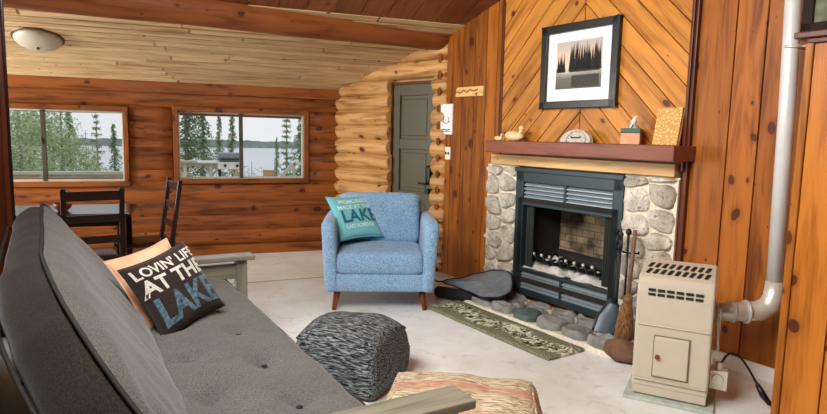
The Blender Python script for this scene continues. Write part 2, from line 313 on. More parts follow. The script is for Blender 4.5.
# ---------------------------------------------------------------- mesh building
class MB:
    nb = 0
    def __init__(s): s.v = []; s.f = []; s.uv = []; s.sm = []
    @classmethod
    def band(c): c.nb += 1; return 10.0*c.nb + 5
    def face(s, idx, uvs, smooth=False): s.f.append(tuple(idx)); s.uv.append(uvs); s.sm.append(smooth)
    def box(s, c, size, rot=None, grain=0, taper=None):
        """centre c, full size; rot = Matrix 3x3; grain axis; taper=(axis, sx, sy) scale of the far end"""
        b = MB.band(); u0 = random.uniform(0, 50); o = len(s.v); h = Vector(size)*.5; ax = [0, 1, 2]; ax.remove(grain)
        L = []
        for i in range(8):
            p = Vector(((1 if i & 1 else -1)*h.x, (1 if i & 2 else -1)*h.y, (1 if i & 4 else -1)*h.z))
            if taper and p[taper[0]] > 0:
                for k in range(3):
                    if k != taper[0]: p[k] *= taper[1]
            L.append(p); q = rot @ p if rot else p
            s.v.append(tuple(Vector(c)+q))
        for idx in ((0, 2, 3, 1), (4, 5, 7, 6), (0, 1, 5, 4), (2, 6, 7, 3), (0, 4, 6, 2), (1, 3, 7, 5)):
            s.face([o+i for i in idx], [(u0+L[i][grain], b+L[i][ax[0]]+L[i][ax[1]]*.9) for i in idx])
        return s
    def bar(s, a, b, w, t, up=(0, 0, 1)):
        a, b = Vector(a), Vector(b); d = (b-a); z = d.normalized(); u = Vector(up)
        if abs(z.dot(u)) > .98: u = Vector((1, 0, 0))
        x = z.cross(u).normalized(); y = x.cross(z)
        return s.box((a+b)/2, (d.length, w, t), Matrix((z, x, y)).transposed(), 0)
    def tube(s, pts, r, n=10, closed=False, cap=True, dome=False):
        pts = [Vector(p) for p in pts]; m = len(pts); o = len(s.v); bd = MB.band(); u = random.uniform(0, 50)
        R = r if isinstance(r, (list, tuple)) else [r]*m
        prev = None; us = []
        for i, p in enumerate(pts):
            t = (pts[(i+1) % m]-pts[i-1]) if closed else (pts[min(i+1, m-1)]-pts[max(i-1, 0)])
            t.normalize()
            if prev is None:
                a = Vector((0, 0, 1)) if abs(t.z) < .9 else Vector((1, 0, 0)); x = t.cross(a).normalized()
            else: x = (prev - t*prev.dot(t)).normalized()
            prev = x; y = t.cross(x)
            for k in range(n):
                a = 2*pi*k/n; s.v.append(tuple(p + (x*cos(a)+y*sin(a))*R[i]))
            if i: u += (pts[i]-pts[i-1]).length
            us.append(u)
        for i in range(m if closed else m-1):
            j = (i+1) % m
            for k in range(n):
                l = (k+1) % n; rr = R[i]
                s.face((o+i*n+k, o+i*n+l, o+j*n+l, o+j*n+k), [(us[i], bd+6.28*rr*k/n), (us[i], bd+6.28*rr*(k+1)/n), (us[j], bd+6.28*rr*(k+1)/n), (us[j], bd+6.28*rr*k/n)], True)
        if cap and not closed:
            s.face([o+k for k in range(n)][::-1], [(us[0]+.1*cos(k), bd+.1*sin(k)) for k in range(n)])
            s.face([o+(m-1)*n+k for k in range(n)], [(us[-1]+.1*cos(k), bd+.1*sin(k)) for k in range(n)])
        return s
    def log(s, a, b, r, n=20, wob=.05):
        a, b = Vector(a), Vector(b); L = (b-a).length; m = max(3, int(L/.14)); sd = random.uniform(0, 99)
        pts, R = [], []
        for i in range(m+1):
            t = i/m; pts.append(a.lerp(b, t)+Vector((0, 0, .006*noise.noise((sd, t*L*1.2, 0)))))
            R.append(r*(1+wob*noise.noise((t*L*1.1, sd, 5))))
        d = (b-a).normalized()   # rounded ends
        e = min(.03, L*.2)
        pts = [a, a+d*e*.35] + [p for p in pts[1:-1] if (p-a).length > e*1.5 and (b-p).length > e*1.5] + [b-d*e*.35, b]
        RR = [r*.9, r*.985] + [r*(1+wob*noise.noise(((p-a).length*1.1, sd, 5))) for p in pts[2:-2]] + [r*.985, r*.9]
        return s.tube(pts, RR, n)
    def lathe(s, prof, c=(0, 0, 0), n=24, smooth=True):
        o = len(s.v); m = len(prof); bd = MB.band()
        for r, z in prof:
            for k in range(n): a = 2*pi*k/n; s.v.append((c[0]+r*cos(a), c[1]+r*sin(a), c[2]+z))
        for i in range(m-1):
            for k in range(n):
                l = (k+1) % n; s.face((o+i*n+k, o+i*n+l, o+(i+1)*n+l, o+(i+1)*n+k), [(prof[i][1], bd+k*.02), (prof[i][1], bd+k*.02+.02), (prof[i+1][1], bd+k*.02+.02), (prof[i+1][1], bd+k*.02)], smooth)
        s.face([o+k for k in range(n)][::-1], [(0, bd)]*n); s.face([o+(m-1)*n+k for k in range(n)], [(0, bd)]*n)
        return s
    def grid(s, fn, nu, nv, flip=False, smooth=True):
        o = len(s.v); bd = MB.band()
        for i in range(nu+1):
            for j in range(nv+1): s.v.append(tuple(fn(i/nu, j/nv)))
        for i in range(nu):
            for j in range(nv):
                q = [o+i*(nv+1)+j, o+(i+1)*(nv+1)+j, o+(i+1)*(nv+1)+j+1, o+i*(nv+1)+j+1]
                w = [(i/nu, bd+j/nv), ((i+1)/nu, bd+j/nv), ((i+1)/nu, bd+(j+1)/nv), (i/nu, bd+(j+1)/nv)]
                if flip: q.reverse(); w.reverse()
                s.face(q, w, smooth)
        return s
    def ball(s, c, rad, n=12, m=8, fn=None, rot=None):
        def g(u, v):
            a = 2*pi*u; b = pi*(v-.5); d = Vector((cos(a)*cos(b), sin(a)*cos(b), sin(b)))
            k = fn(d) if fn else 1
            p = Vector((d.x*rad[0], d.y*rad[1], d.z*rad[2]))*k
            return Vector(c)+(rot @ p if rot else p)
        return s.grid(g, n, m)
    def rbox(s, c, size, r, n=(8, 8, 4), rot=None, fn=None):
        """rounded box; fn(p, nrm) -> displaced p (local, centred)"""
        h = Vector(size)*.5; hi = Vector([max(1e-4, h[i]-r) for i in range(3)])
        for ax in range(3):
            a, b = (ax+1) % 3, (ax+2) % 3
            for sg in (-1, 1):
                def g(u, v):
                    p = [0, 0, 0]; p[ax] = sg*h[ax]
                    def rem(q, H, I):   # denser samples in the rounded zone
                        x = (2*q-1); return H*(x*1.0 if abs(x) < .0 else math.copysign(1-(1-abs(x))**1.35, x))
                    p[a] = rem(u, h[a], 0); p[b] = rem(v, h[b], 0)
                    p = Vector(p); q = Vector([max(-hi[i], min(hi[i], p[i])) for i in range(3)])
                    d = (p-q); nn = d.normalized() if d.length > 0 else Vector((0, 0, 1)); P = q+nn*r
                    if fn: P = fn(P, nn)
                    return Vector(c)+(rot @ P if rot else P)
                s.grid(g, n[a], n[b], flip=(sg < 0))
        return s
    def prism(s, front, back, frame, d0, d1):
        """two convex polygons of equal count in (u,v); frame=(o,ux,vx,nx), front at depth d0, back at d1; grain given by frame[4] angle"""
        O, U, V, Nn = frame[:4]; ga = frame[4] if len(frame) > 4 else 0
        o = len(s.v); n = len(front); bd = MB.band(); u0 = random.uniform(0, 50); ca, sa = cos(ga), sin(ga)
        cx = sum(p[0] for p in front)/n; cy = sum(p[1] for p in front)/n
        def uvf(p): x, y = p[0]-cx, p[1]-cy; return (u0+x*ca+y*sa, bd-x*sa+y*ca)
        for p in front: s.v.append(tuple(O+U*p[0]+V*p[1]+Nn*d0))
        for p in back: s.v.append(tuple(O+U*p[0]+V*p[1]+Nn*d1))
        s.face([o+i for i in range(n)], [uvf(p) for p in front])
        for i in range(n):
            j = (i+1) % n; s.face((o+i, o+n+i, o+n+j, o+j), [uvf(front[i]), uvf(back[i]), uvf(back[j]), uvf(front[j])])
        return s
    def build(s, name, mat, parent=None, bevel=0, sub=0, seg=2, loc=None):
        me = bpy.data.meshes.new(name); me.from_pydata(s.v, [], s.f); uvl = me.uv_layers.new(name='UVMap')
        i = 0
        for uvs in s.uv:
            for w in uvs: uvl.data[i].uv = w; i += 1
        me.polygons.foreach_set('use_smooth', s.sm)
        bm = bmesh.new(); bm.from_mesh(me); bmesh.ops.remove_doubles(bm, verts=bm.verts, dist=1e-5); bmesh.ops.recalc_face_normals(bm, faces=bm.faces); bm.to_mesh(me); bm.free()
        me.materials.append(M[mat] if isinstance(mat, str) else mat)
        o = bpy.data.objects.new(name, me); C.objects.link(o)
        if parent: o.parent = parent
        if loc is not None: o.location = loc
        if bevel:
            b = o.modifiers.new('bevel', 'BEVEL'); b.width = bevel; b.segments = seg; b.limit_method = 'ANGLE'; b.angle_limit = radians(40)
        if sub:
            b = o.modifiers.new('sub', 'SUBSURF'); b.levels = sub; b.render_levels = sub
        return o

def clip(poly, hp):
    for a, b, c in hp:
        out = []; n = len(poly)
        for i in range(n):
            p, q = poly[i], poly[(i+1) % n]; dp = a*p[0]+b*p[1]-c; dq = a*q[0]+b*q[1]-c
            if dp <= 0: out.append(p)
            if dp*dq < 0: t = dp/(dp-dq); out.append((p[0]+(q[0]-p[0])*t, p[1]+(q[1]-p[1])*t))
        poly = out
        if len(poly) < 3: return None
    return poly
BIG = [(-60, -60), (60, -60), (60, 60), (-60, 60)]
def nh(a, b, c): l = sqrt(a*a+b*b); return (a/l, b/l, c/l)
def board(mb, frame, hp, th, g):
    hp = [nh(*h) for h in hp]
    o = clip(BIG, hp)
    if not o: return
    i = clip(BIG, [(a, b, c-g) for a, b, c in hp])
    f0 = clip(BIG, [(a, b, c-g*.35) for a, b, c in hp])
    if not i: return
    if f0 and len(i) == len(f0): mb.prism(i, f0, frame, th, 0)
    else: mb.prism(i, i, frame, th, 0)

def tag(o, label=None, cat=None, group=None, kind=None):
    if label: o['label'] = label
    if cat: o['category'] = cat
    if group: o['group'] = group
    if kind: o['kind'] = kind
    return o
def root(name, label, cat, loc=(0, 0, 0), rz=0, group=None, rot=None):
    o = bpy.data.objects.new(name, None); C.objects.link(o); o.location = loc; o.rotation_euler = rot if rot else (0, 0, rz)
    o.empty_display_size = .1
    return tag(o, label, cat, group)
def struct(o): o['kind'] = 'structure'; return o
def copy_tree(o, parent=None):
    c = o.copy(); C.objects.link(c)
    if parent: c.parent = parent
    for ch in [x for x in bpy.data.objects if x.parent == o]: copy_tree(ch, c)
    return c
def text_mesh(txt, size, mat, name, parent, fn, bold=.012, sx=1.0, extr=.0, step=.03, align='CENTER'):
    cu = bpy.data.curves.new(name, 'FONT'); cu.body = txt; cu.size = size; cu.align_x = align; cu.align_y = 'CENTER'; cu.offset = bold*size; cu.resolution_u = 3
    ob = bpy.data.objects.new(name+'_tmp', cu); C.objects.link(ob); dg = bpy.context.evaluated_depsgraph_get(); dg.update()
    me = bpy.data.meshes.new_from_object(ob.evaluated_get(dg)); bpy.data.objects.remove(ob); bpy.data.curves.remove(cu)
    bm = bmesh.new(); bm.from_mesh(me)
    for v in bm.verts: v.co.x *= sx
    xs = [v.co.x for v in bm.verts]; ys = [v.co.y for v in bm.verts]
    if xs:
        x = min(xs)
        while x < max(xs):
            x += step; bmesh.ops.bisect_plane(bm, geom=bm.verts[:]+bm.edges[:]+bm.faces[:], plane_co=(x, 0, 0), plane_no=(1, 0, 0))
        y = min(ys)
        while y < max(ys):
            y += step; bmesh.ops.bisect_plane(bm, geom=bm.verts[:]+bm.edges[:]+bm.faces[:], plane_co=(0, y, 0), plane_no=(0, 1, 0))
    for v in bm.verts: v.co = Vector(fn(v.co.x, v.co.y))
    bm.to_mesh(me); bm.free(); me.materials.clear(); me.materials.append(M[mat])
    o = bpy.data.objects.new(name, me); C.objects.link(o); o.parent = parent; return o

# ================================================================ SETTING
YW = 7.117            # window wall
NW = 3.687            # fireplace wall
c1 = Vector((1.717, YW, 0)); c2 = NS(NW, 4.93)
ZC0 = 1.915           # ceiling height at the window wall
def ceil_z(y): return ZC0 + .302*(YW-y)

# floor
mb = MB(); mb.box((0.3, 2.6, -.06), (10.4, 10.4, .12)); struct(mb.build('floor', 'floor'))
mb = MB()
for a, b in (((-1.0, 5.60), (1.9, 5.72)), ):
    mb.bar((a[0], a[1], .002), (b[0], b[1], .002), .012, .004)
struct(mb.build('trim_1', plain('floor_seam_strip', (150, 144, 132), .7)))

# window wall: slab with two openings, logs in front
wins = [(-.098, 1.29, .862, 1.613), (-2.15, -.63, .840, 1.590)]
xL, xR = -4.2, 1.9
def wall_slab(mb, y0, y1, zt):
    xs = sorted([xL, xR]+[w[0] for w in wins]+[w[1] for w in wins])
    for a, b in zip(xs[:-1], xs[1:]):
        w = [w for w in wins if abs(w[0]-a) < 1e-6]
        if w:
            mb.box(((a+b)/2, (y0+y1)/2, w[0][2]/2), (b-a, y1-y0, w[0][2])); mb.box(((a+b)/2, (y0+y1)/2, (w[0][3]+zt)/2), (b-a, y1-y0, zt-w[0][3]))
        else: mb.box(((a+b)/2, (y0+y1)/2, zt/2), (b-a, y1-y0, zt))
mb = MB(); wall_slab(mb, YW+.02, YW+.2, 2.2)
z = .19; k = 0
cuts = [.095]
while z < 2.02:
    r = .17
    segs = [(xL, xR)]
    for w in wins:
        if z+.06 > w[2]-.04 and z-.06 < w[3]+.04:
            ns = []
            for a, b in segs:
                if b <= w[0] or a >= w[1]: ns.append((a, b))
                else:
                    if w[0]-.05 > a: ns.append((a, w[0]-.05))
                    if w[1]+.05 < b: ns.append((w[1]+.05, b))
            segs = ns
    for a, b in segs: mb.log((a, YW+.15, z), (b, YW+.15, z), .172, 32, .02)
    z += .172; k += 1
struct(mb.build('wall_back', 'log_d'))
mb = MB(); mb.box(((xL+xR)/2, YW-.055, .055), (xR-xL, .03, .11)); struct(mb.build('baseboard_back', 'log_d'))
mb = MB(); mb.box(((xL+xR)/2, YW-.02, 1.865), (xR-xL, .07, .14)); struct(mb.build('trim_2', 'log_d', bevel=.006))

# windows
def window(idx, w, mull):
    x0, x1, z0, z1 = w
    f = MB(); t = .05; d = .10; y = YW-.005
    f.box(((x0+x1)/2, y, z1+t/2-.005), (x1-x0+2*t, d, t)); f.box(((x0+x1)/2, y, z0-t/2+.005), (x1-x0+2*t, d+.02, t))
    f.box((x0-t/2+.005, y, (z0+z1)/2), (t, d, z1-z0), grain=2); f.box((x1+t/2-.005, y, (z0+z1)/2), (t, d, z1-z0), grain=2)
    o = struct(f.build('window_%d' % idx, 'log_d', bevel=.004))
    g = MB(); a = .022; yy = YW+.05
    g.box(((x0+x1)/2, yy, z1-a/2), (x1-x0, .05, a)); g.box(((x0+x1)/2, yy, z0+a/2), (x1-x0, .06, a*1.2))
    g.box((x0+a/2, yy, (z0+z1)/2), (a, .05, z1-z0), grain=2); g.box((x1-a/2, yy, (z0+z1)/2), (a, .05, z1-z0), grain=2)
    g.build('window_frame', 'framewhite', o, bevel=.003)
    s = MB(); s.box((mull, yy-.01, (z0+z1)/2), (.042, .05, z1-z0-.02), grain=2); s.box((mull-.012, yy-.04, (z0+z1)/2+.05), (.018, .02, .06), grain=2)
    s.build('sliding_rail', 'framedark', o, bevel=.003)
    p = MB(); p.box(((x0+mull)/2, yy+.012, (z0+z1)/2), (mull-x0, .004, z1-z0-.03)); p.build('window_pane', 'glass', o)
    p = MB(); p.box(((x1+mull)/2, yy-.006, (z0+z1)/2), (x1-mull, .004, z1-z0-.03)); p.build('window_pane', 'glass', o)
window(1, wins[1], -1.383); window(2, wins[0], .575)

# log wall with the door
t12 = (c2-c1).normalized(); L12 = (c2-c1).length; n12 = Vector((-t12.y, t12.x, 0)); n12 = n12 if n12.x > 0 else -n12
mb = MB()
def onlog(a, z, out=0): return c1+t12*a+n12*out+Vector((0, 0, z))
rotL = Matrix((t12, n12, Vector((0, 0, 1)))).transposed()
mb.box(onlog(.43, 1.3, .14), (1.0, .14, 2.6), rotL); mb.box(onlog(1.64, 1.3, .14), (.34, .14, 2.6), rotL); mb.box(onlog(1.19, 2.27, .14), (.70, .14, .64), rotL)
z = .1
while z < 2.6:
    if z < 1.93:
        mb.log(onlog(-.16, z, .03), onlog(.875+random.uniform(-.012, .012), z, .03), .092, 24, .07)
        mb.log(onlog(1.52+random.uniform(-.015, .01), z, .03), onlog(1.72, z, .03), .092, 24, .07)
    else: mb.log(onlog(-.16, z, .03), onlog(1.72, z, .03), .092, 24, .07)
    z += .1655
struct(mb.build('wall_side', 'log_l'))
# door
rd = bpy.data.objects.new('door_1', None); C.objects.link(rd); struct(rd); rd.location = onlog(.885, 0, .045); rd.rotation_euler = (0, 0, math.atan2(t12.y, t12.x))
# local x along door, local y: +y = left-hand normal of t12 = n12 side?
sgn = 1 if Vector((-t12.y, t12.x, 0)).dot(n12) > 0 else -1
def dy(v): return sgn*v
DW, DH = .625, 1.94
mb = MB(); mb.box((DW/2, dy(.02), DH/2), (DW, .03, DH), grain=2)
st = .1
for x in (st/2, DW-st/2): mb.box((x, 0, DH/2), (st, .03, DH), grain=2)
rails = [(.0, .2), (.58, .7), (1.20, 1.30), (1.82, 1.94)]
rails = [(.0, .22), (.70, .80), (1.25, 1.36), (1.82, 1.94)]
for a, b in rails: mb.box((DW/2, 0, (a+b)/2), (DW-2*st, .03, b-a))
for (a, b) in ((.22, .70), (.80, 1.25), (1.36, 1.82)):
    mb.box((DW/2, dy(.008), (a+b)/2), (DW-2*st-.07, .02, b-a-.07))
mb.build('door_panel', 'door', rd, bevel=.006)
mb = MB(); mb.box((DW/2, dy(.0), DH+.012), (DW+.05, .06, .03)); mb.box((-.012, 0, DH/2), (.026, .06, DH), grain=2); mb.box((DW+.012, 0, DH/2), (.026, .06, DH), grain=2)
mb.build('door_frame', 'redtrim', rd, bevel=.004)
mb = MB(); mb.rbox((DW-.06, dy(-.035), .99), (.055, .035, .2), .012); mb.tube([(DW-.06, dy(-.05), .9), (DW-.06, dy(-.085), .9), (DW-.15, dy(-.09), .9)], .011)
mb.tube([(DW-.06, dy(-.03), .82), (DW-.06, dy(-.07), .82)], .028, 14)
mb.build('door_handle', 'black', rd)

# fireplace wall boards.  frame: origin on wall, U = -W (towards the camera), V = up, N = into room
fr = (NS(NW, 0), -Wv, Vector((0, 0, 1)), -Nv, pi/2)
def ct(s): return ceil_z(NS(NW, s).y)      # ceiling height at wall position s
k_roof = (ct(0)-ct(1))                     # drop per metre of s
def under_roof(): return (-k_roof, 1, ct(0)+.04)   # v <= ct(0)+k*u with u=-s
mb = MB()
s = 4.93; widths = []
while s > 4.02: w = random.uniform(.14, .21); widths.append((max(4.02, s-w), s)); s -= w
board_edges = [(a, b, 0) for a, b in widths]
for a, b, _ in board_edges: board(mb, fr, [(1, 0, -a), (-1, 0, b), (0, -1, 0), under_roof()], .022, .004)
for a, b in ((1.978, 2.21), (1.799, 1.978), (1.53, 1.799), (1.24, 1.53), (1.0, 1.24)): board(mb, fr, [(1, 0, -a), (-1, 0, b), (0, -1, 0), under_roof()], .022, .005)
# chevron panel
zc = 1.30; sc_ = 3.13; w = .142
fch = lambda ang: (fr[0], fr[1], fr[2], fr[3], ang)
chev = MB()
hpbox = [(-1, 0, 4.02), (1, 0, -2.245), (0, -1, -1.30), under_roof()]
for k in range(-6, 30):
    c0 = k*w
    # left half (u < -sc): boards rise towards the centre: direction (1,1)
    A = [(1, 0, -sc_), ((-1)/sqrt(2), 1/sqrt(2), (sc_)/sqrt(2)+c0+w), ((1)/sqrt(2), -1/sqrt(2), -(sc_)/sqrt(2)-c0)]
    board(chev, fch(pi/4), hpbox+A, .026, .0045)
    B = [(-1, 0, sc_), (1/sqrt(2), 1/sqrt(2), (-sc_)/sqrt(2)+c0+w), (-1/sqrt(2), -1/sqrt(2), (sc_)/sqrt(2)-c0)]
    board(chev, fch(-pi/4), hpbox+B, .026, .0045)
# wall slab behind (opening for the firebox)
def slab(mb, s0, s1, z0, z1, n0=.0, n1=.16):
    mb.box(NS(NW+(n0+n1)/2, (s0+s1)/2, (z0+z1)/2), (n1-n0, s1-s0, z1-z0), Matrix((Nv, Wv, Vector((0, 0, 1)))).transposed(), 2)
slab(mb, -2.6, 2.75, 0, 4.4); slab(mb, 3.66, 5.05, 0, 4.4); slab(mb, 2.75, 3.66, .95, 4.4); slab(mb, 2.75, 3.66, 0, .05)
o = struct(mb.build('wall_right', 'pine')); 
struct(chev.build('wall_chimney', 'chev'))
mb = MB()
slab(mb, 2.205, 2.245, 0, ct(2.3)-.02, -.055, 0); slab(mb, 2.225, 2.245, 1.2, ct(2.3)-.02, -.07, -.055)
slab(mb, 4.005, 4.045, 1.3, ct(4.0)-.0, -.032, 0)
struct(mb.build('trim_3', 'redtrim', bevel=.005))
mb = MB(); slab(mb, 1.2, 2.26, 0, .09, -.036, -.02); struct(mb.build('baseboard_right', 'white', bevel=.003))
# corner board where the log wall meets the boards
mb = MB(); slab(mb, 4.90, 4.95, 0, ct(4.93)-.1, -.05, .02); struct(mb.build('trim_4', 'pine', bevel=.004))

# partition on the right with its cap
PN = 3.12; ps1 = 1.345
def pslab(mb, s0, s1, z0, z1, n0, n1): slab(mb, s0, s1, z0, z1, n0-NW, n1-NW)
mb = MB(); pslab(mb, -2.6, ps1, 0, 1.885, PN+.02, NW); 
frp = (NS(PN+.02, 0), -Wv, Vector((0, 0, 1)), -Nv, pi/2)
s = ps1-.03
for w_ in (.17, .20, .24, .2, .2, .2, .2, .2, .2, .2, .2, .2, .2, .2, .2, .2, .2):
    board(mb, frp, [(1, 0, -(s-w_)), (-1, 0, s), (0, -1, 0), (0, 1, 1.885)], .02, .004); s -= w_
pslab(mb, -2.6, ps1+.09, 1.915, 4.3, PN+.17, NW)
struct(mb.build('wall_partition', 'panelR'))
mb = MB(); pslab(mb, -2.6, ps1+.05, 1.885, 1.915, PN-.03, NW-.02); pslab(mb, -2.6, ps1+.0, 1.86, 1.885, PN-.015, PN+.01)
struct(mb.build('trim_5', 'redtrim', bevel=.005))
mb = MB(); pslab(mb, ps1-.032, ps1+.004, 0, 1.885, PN-.012, PN+.03); struct(mb.build('trim_10', 'panelR', bevel=.006))
# dark framed pane above the cap
mb = MB(); r3 = Matrix((Nv, Wv, Vector((0, 0, 1)))).transposed()
a0, a1, z0, z1 = .3, 1.44, 1.93, 2.7
for q in ((a0, a1, z0, z0+.05), (a0, a1, z1-.05, z1), (a0, a0+.05, z0, z1), (a1-.05, a1, z0, z1)): pslab(mb, *q, PN+.13, PN+.17)
o = struct(mb.build('window_3', plain('dark_pane_frame', (40, 26, 20), .7, spec=.15), bevel=.004))
mb = MB(); pslab(mb, a0+.04, a1-.04, z0+.04, z1-.04, PN+.145, PN+.16); mb.build('window_pane', plain('mottled_pane', (96, 102, 80), .6, var=.5, scale=14, spec=.1), o)

# ceilings: roof plane, beadboard far part (boards along X), darker near part (boards up the slope)
sl = .302; nrm = Vector((0, sl, 1)).normalized()*-1; vs = Vector((0, -1, sl)).normalized()
K = sqrt(1+sl*sl); O = Vector((0, YW+.1, ceil_z(YW+.1)))
frc = (O, Vector((1, 0, 0)), vs, nrm, 0)
mb = MB(); v = 0; yb = 5.6
while v < (YW+.1-yb+.25)*K:
    wv = .105
    xs = -4.3
    while xs < 2.5:
        xe = min(2.75, xs+random.uniform(1.2, 2.6)); board(mb, frc, [(1, 0, xe), (-1, 0, -xs), (0, -1, -v), (0, 1, v+wv)], .018, .011); xs = xe
    v += wv
mb.box(O+vs*.8*K-nrm*.05, (8.6, 2.3*K, .1), Matrix((Vector((1, 0, 0)), vs, -nrm)).transposed())
struct(mb.build('ceiling', 'ceil'))
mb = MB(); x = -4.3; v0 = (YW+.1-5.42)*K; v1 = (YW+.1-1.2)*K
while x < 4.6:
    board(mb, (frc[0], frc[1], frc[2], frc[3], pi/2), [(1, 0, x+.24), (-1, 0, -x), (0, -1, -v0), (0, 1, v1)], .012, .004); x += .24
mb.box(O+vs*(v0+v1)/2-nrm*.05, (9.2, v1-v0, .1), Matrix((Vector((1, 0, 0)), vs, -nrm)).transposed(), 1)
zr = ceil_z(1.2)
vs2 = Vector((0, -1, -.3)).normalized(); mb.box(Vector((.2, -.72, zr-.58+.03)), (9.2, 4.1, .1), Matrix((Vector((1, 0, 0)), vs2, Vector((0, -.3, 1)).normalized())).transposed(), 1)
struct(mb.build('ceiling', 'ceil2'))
# beam and the trim above it
mb = MB(); A_ = Vector((-4.2, 4.86, 2.41)); B_ = Vector((2.50, 5.67, 2.37)); rows = 30; pts = []; R = []
for i in range(rows+1):
    t = i/rows; pts.append(A_.lerp(B_, t)); R.append(.150-.024*t+.01*noise.noise((t*7, 3, 1)))
mb.tube(pts, R, 24); struct(mb.build('trim_6', 'beam'))
mb = MB(); mb.bar((-4.2, 5.38, 2.455), (2.44, 5.52, 2.385), .05, .035); struct(mb.build('trim_7', 'mantel', bevel=.01))

# left wall end with casing, far-left dining walls, back walls
def lw(mb, n0, n1, s0, s1, z0, z1): mb.box(NS((n0+n1)/2, (s0+s1)/2, (z0+z1)/2), (n1-n0, s1-s0, z1-z0), r3, 2)
mb = MB(); 
for q in ((-.30, -.16, -2.5, 4.4, 0, 2.2), (-.30, -.16, -2.5, .5, 2.2, 3.9), (-.30, -.16, 3.0, 4.4, 2.2, 2.8), (-.30, -.16, .5, 3.0, 3.25, 3.9)): lw(mb, *q)
struct(mb.build('wall_left', 'log_d'))
mb = MB(); lw(mb, -.33, .0, 4.38, 4.46, 0, 2.72); lw(mb, -.01, .022, 4.36, 4.48, 0, 2.72)
struct(mb.build('trim_8', 'redtrim', bevel=.006))
mb = MB(); lw(mb, .022, .038, 4.37, 4.47, 0, 2.72); struct(mb.build('trim_9', 'darkwood', bevel=.004))
mb = MB()   # dining-end wall with an opening made up for the added light, seen only in reflections
mb.box((-4.3, 4.2, 1.3), (.16, .9, 2.6)); mb.box((-4.3, 6.9, 1.1), (.16, .5, 2.2)); mb.box((-4.3, 5.6, .4), (.16, 2.3, .8)); mb.box((-4.3, 5.6, 2.25), (.16, 2.3, .3))
mb.box((-4.3, .6, 2), (.16, 6.4, 4))
struct(mb.build('wall_far_left', 'log_d'))
mb = MB(); mb.box((-2.9, -2.5, 1.9), (2.9, .16, 3.8)); mb.box((3.6, -2.5, 1.9), (3.6, .16, 3.8)); mb.box((.2, -2.5, 1.1), (3.4, .16, 2.2)); mb.box((.2, -2.5, 3.6), (3.4, .16, .6))
struct(mb.build('wall_front', 'log_d'))

# ================================================================ FIREPLACE
FX = NS(NW, 3.27)
fp = root('fireplace', 'stone fireplace with dark louvered metal insert and white ash inside', 'fireplace', FX, TH)
def F(n, s, z): return Vector((n-NW, s-3.27, z))      # local coordinates
def fbox(mb, n0, n1, s0, s1, z0, z1, g=1): mb.box(F((n0+n1)/2, (s0+s1)/2, (z0+z1)/2), (n1-n0, s1-s0, z1-z0), None, g)

def chaikin(P, k=2):
    for _ in range(k):
        Q = []
        for i in range(len(P)):
            a, b = Vector(P[i]), Vector(P[(i+1) % len(P)]); Q += [a.lerp(b, .25), a.lerp(b, .75)]
        P = Q
    return P
def pillow_stone(mb, poly, frame, h, sd=0):
    O, U, V, Nn = frame; P = chaikin(poly, 2); P = [Vector(p)+Vector((noise.noise((p[0]*14, p[1]*14, sd+1.)), noise.noise((p[0]*14, p[1]*14, sd+9.))))*.012 for p in P]; n = len(P); cx = sum(p[0] for p in P)/n; cy = sum(p[1] for p in P)/n
    rad = min(sqrt((p[0]-cx)**2+(p[1]-cy)**2) for p in P); o = len(mb.v); bd = MB.band()
    rings = [(1.0, -.01), (1.0, .45), (.94, .8), (.84, .93), (.7, .98), (.55, 1.0), (.38, 1.0), (.2, 1.0)]
    for k, hh in rings:
        for p in P:
            x, y = cx+(p[0]-cx)*k, cy+(p[1]-cy)*k
            q = O+U*x+V*y
            dz = h*hh*(1+.45*noise.noise((q*7)+Vector((sd, 0, 0)))) if hh > 0 else -.01
            jit = (.016*noise.noise(q*17+Vector((sd, 3, 0)))+.009*noise.noise(q*45)) if hh > .3 else 0
            mb.v.append(tuple(q+Nn*(dz+jit)))
    mb.v.append(tuple(O+U*cx+V*cy+Nn*h*(1+.3*noise.noise((O+U*cx+V*cy)*7))))
    for r in range(len(rings)-1):
        for i in range(n):
            j = (i+1) % n; mb.face((o+r*n+i, o+r*n+j, o+(r+1)*n+j, o+(r+1)*n+i), [(0, bd)]*4, True)
    c = len(mb.v)-1; b = o+(len(rings)-1)*n
    for i in range(n): mb.face((b+i, b+(i+1) % n, c), [(0, bd)]*3, True)
def cells(seeds, box, gap):
    out = []
    for i, p in enumerate(seeds):
        hp = list(box)
        for j, q in enumerate(seeds):
            if i == j: continue
            a, b = q[0]-p[0], q[1]-p[1]; l = sqrt(a*a+b*b)
            if l > 1.2: continue
            a /= l; b /= l; hp.append((a, b, a*(p[0]+q[0])/2+b*(p[1]+q[1])/2-gap))
        out.append(clip(BIG, hp))
    return out
for nm, s0, s1 in (('left', 3.73, 4.125), ('right', 2.245, 2.665)):
    mm = MB(); fbox(mm, NW-.06, NW-.022, s0, s1, 0, 1.16)
    if nm == 'right': fbox(mm, NW-.075, NW-.022, s0-.0, s0+.02, 0, 1.15)
    facing = mm.build('stone_facing', 'mortar', fp)
    seeds = []; z = .07; row = 0
    while z < 1.16:
        wn_ = 2
        for k in range(wn_):
            seeds.append((-(s0+s1)/2+3.27+((k-.5)*(s1-s0)*.5)+random.uniform(-.045, .045), z+random.uniform(-.035, .035)+(.05 if k else 0)))
        z += random.uniform(.12, .19)
    sm = MB(); frame = (Vector((-.058, 0, 0)), Vector((0, -1, 0)), Vector((0, 0, 1)), Vector((-1, 0, 0)))
    bx = [(1, 0, 3.27-s0-.008), (-1, 0, s1-3.27-.008), (0, -1, -.01), (0, 1, 1.15)]
    for p in cells(seeds, bx, .008):
        if p: pillow_stone(sm, p, frame, random.uniform(.028, .045))
    sm.build('stones', 'granite', facing)
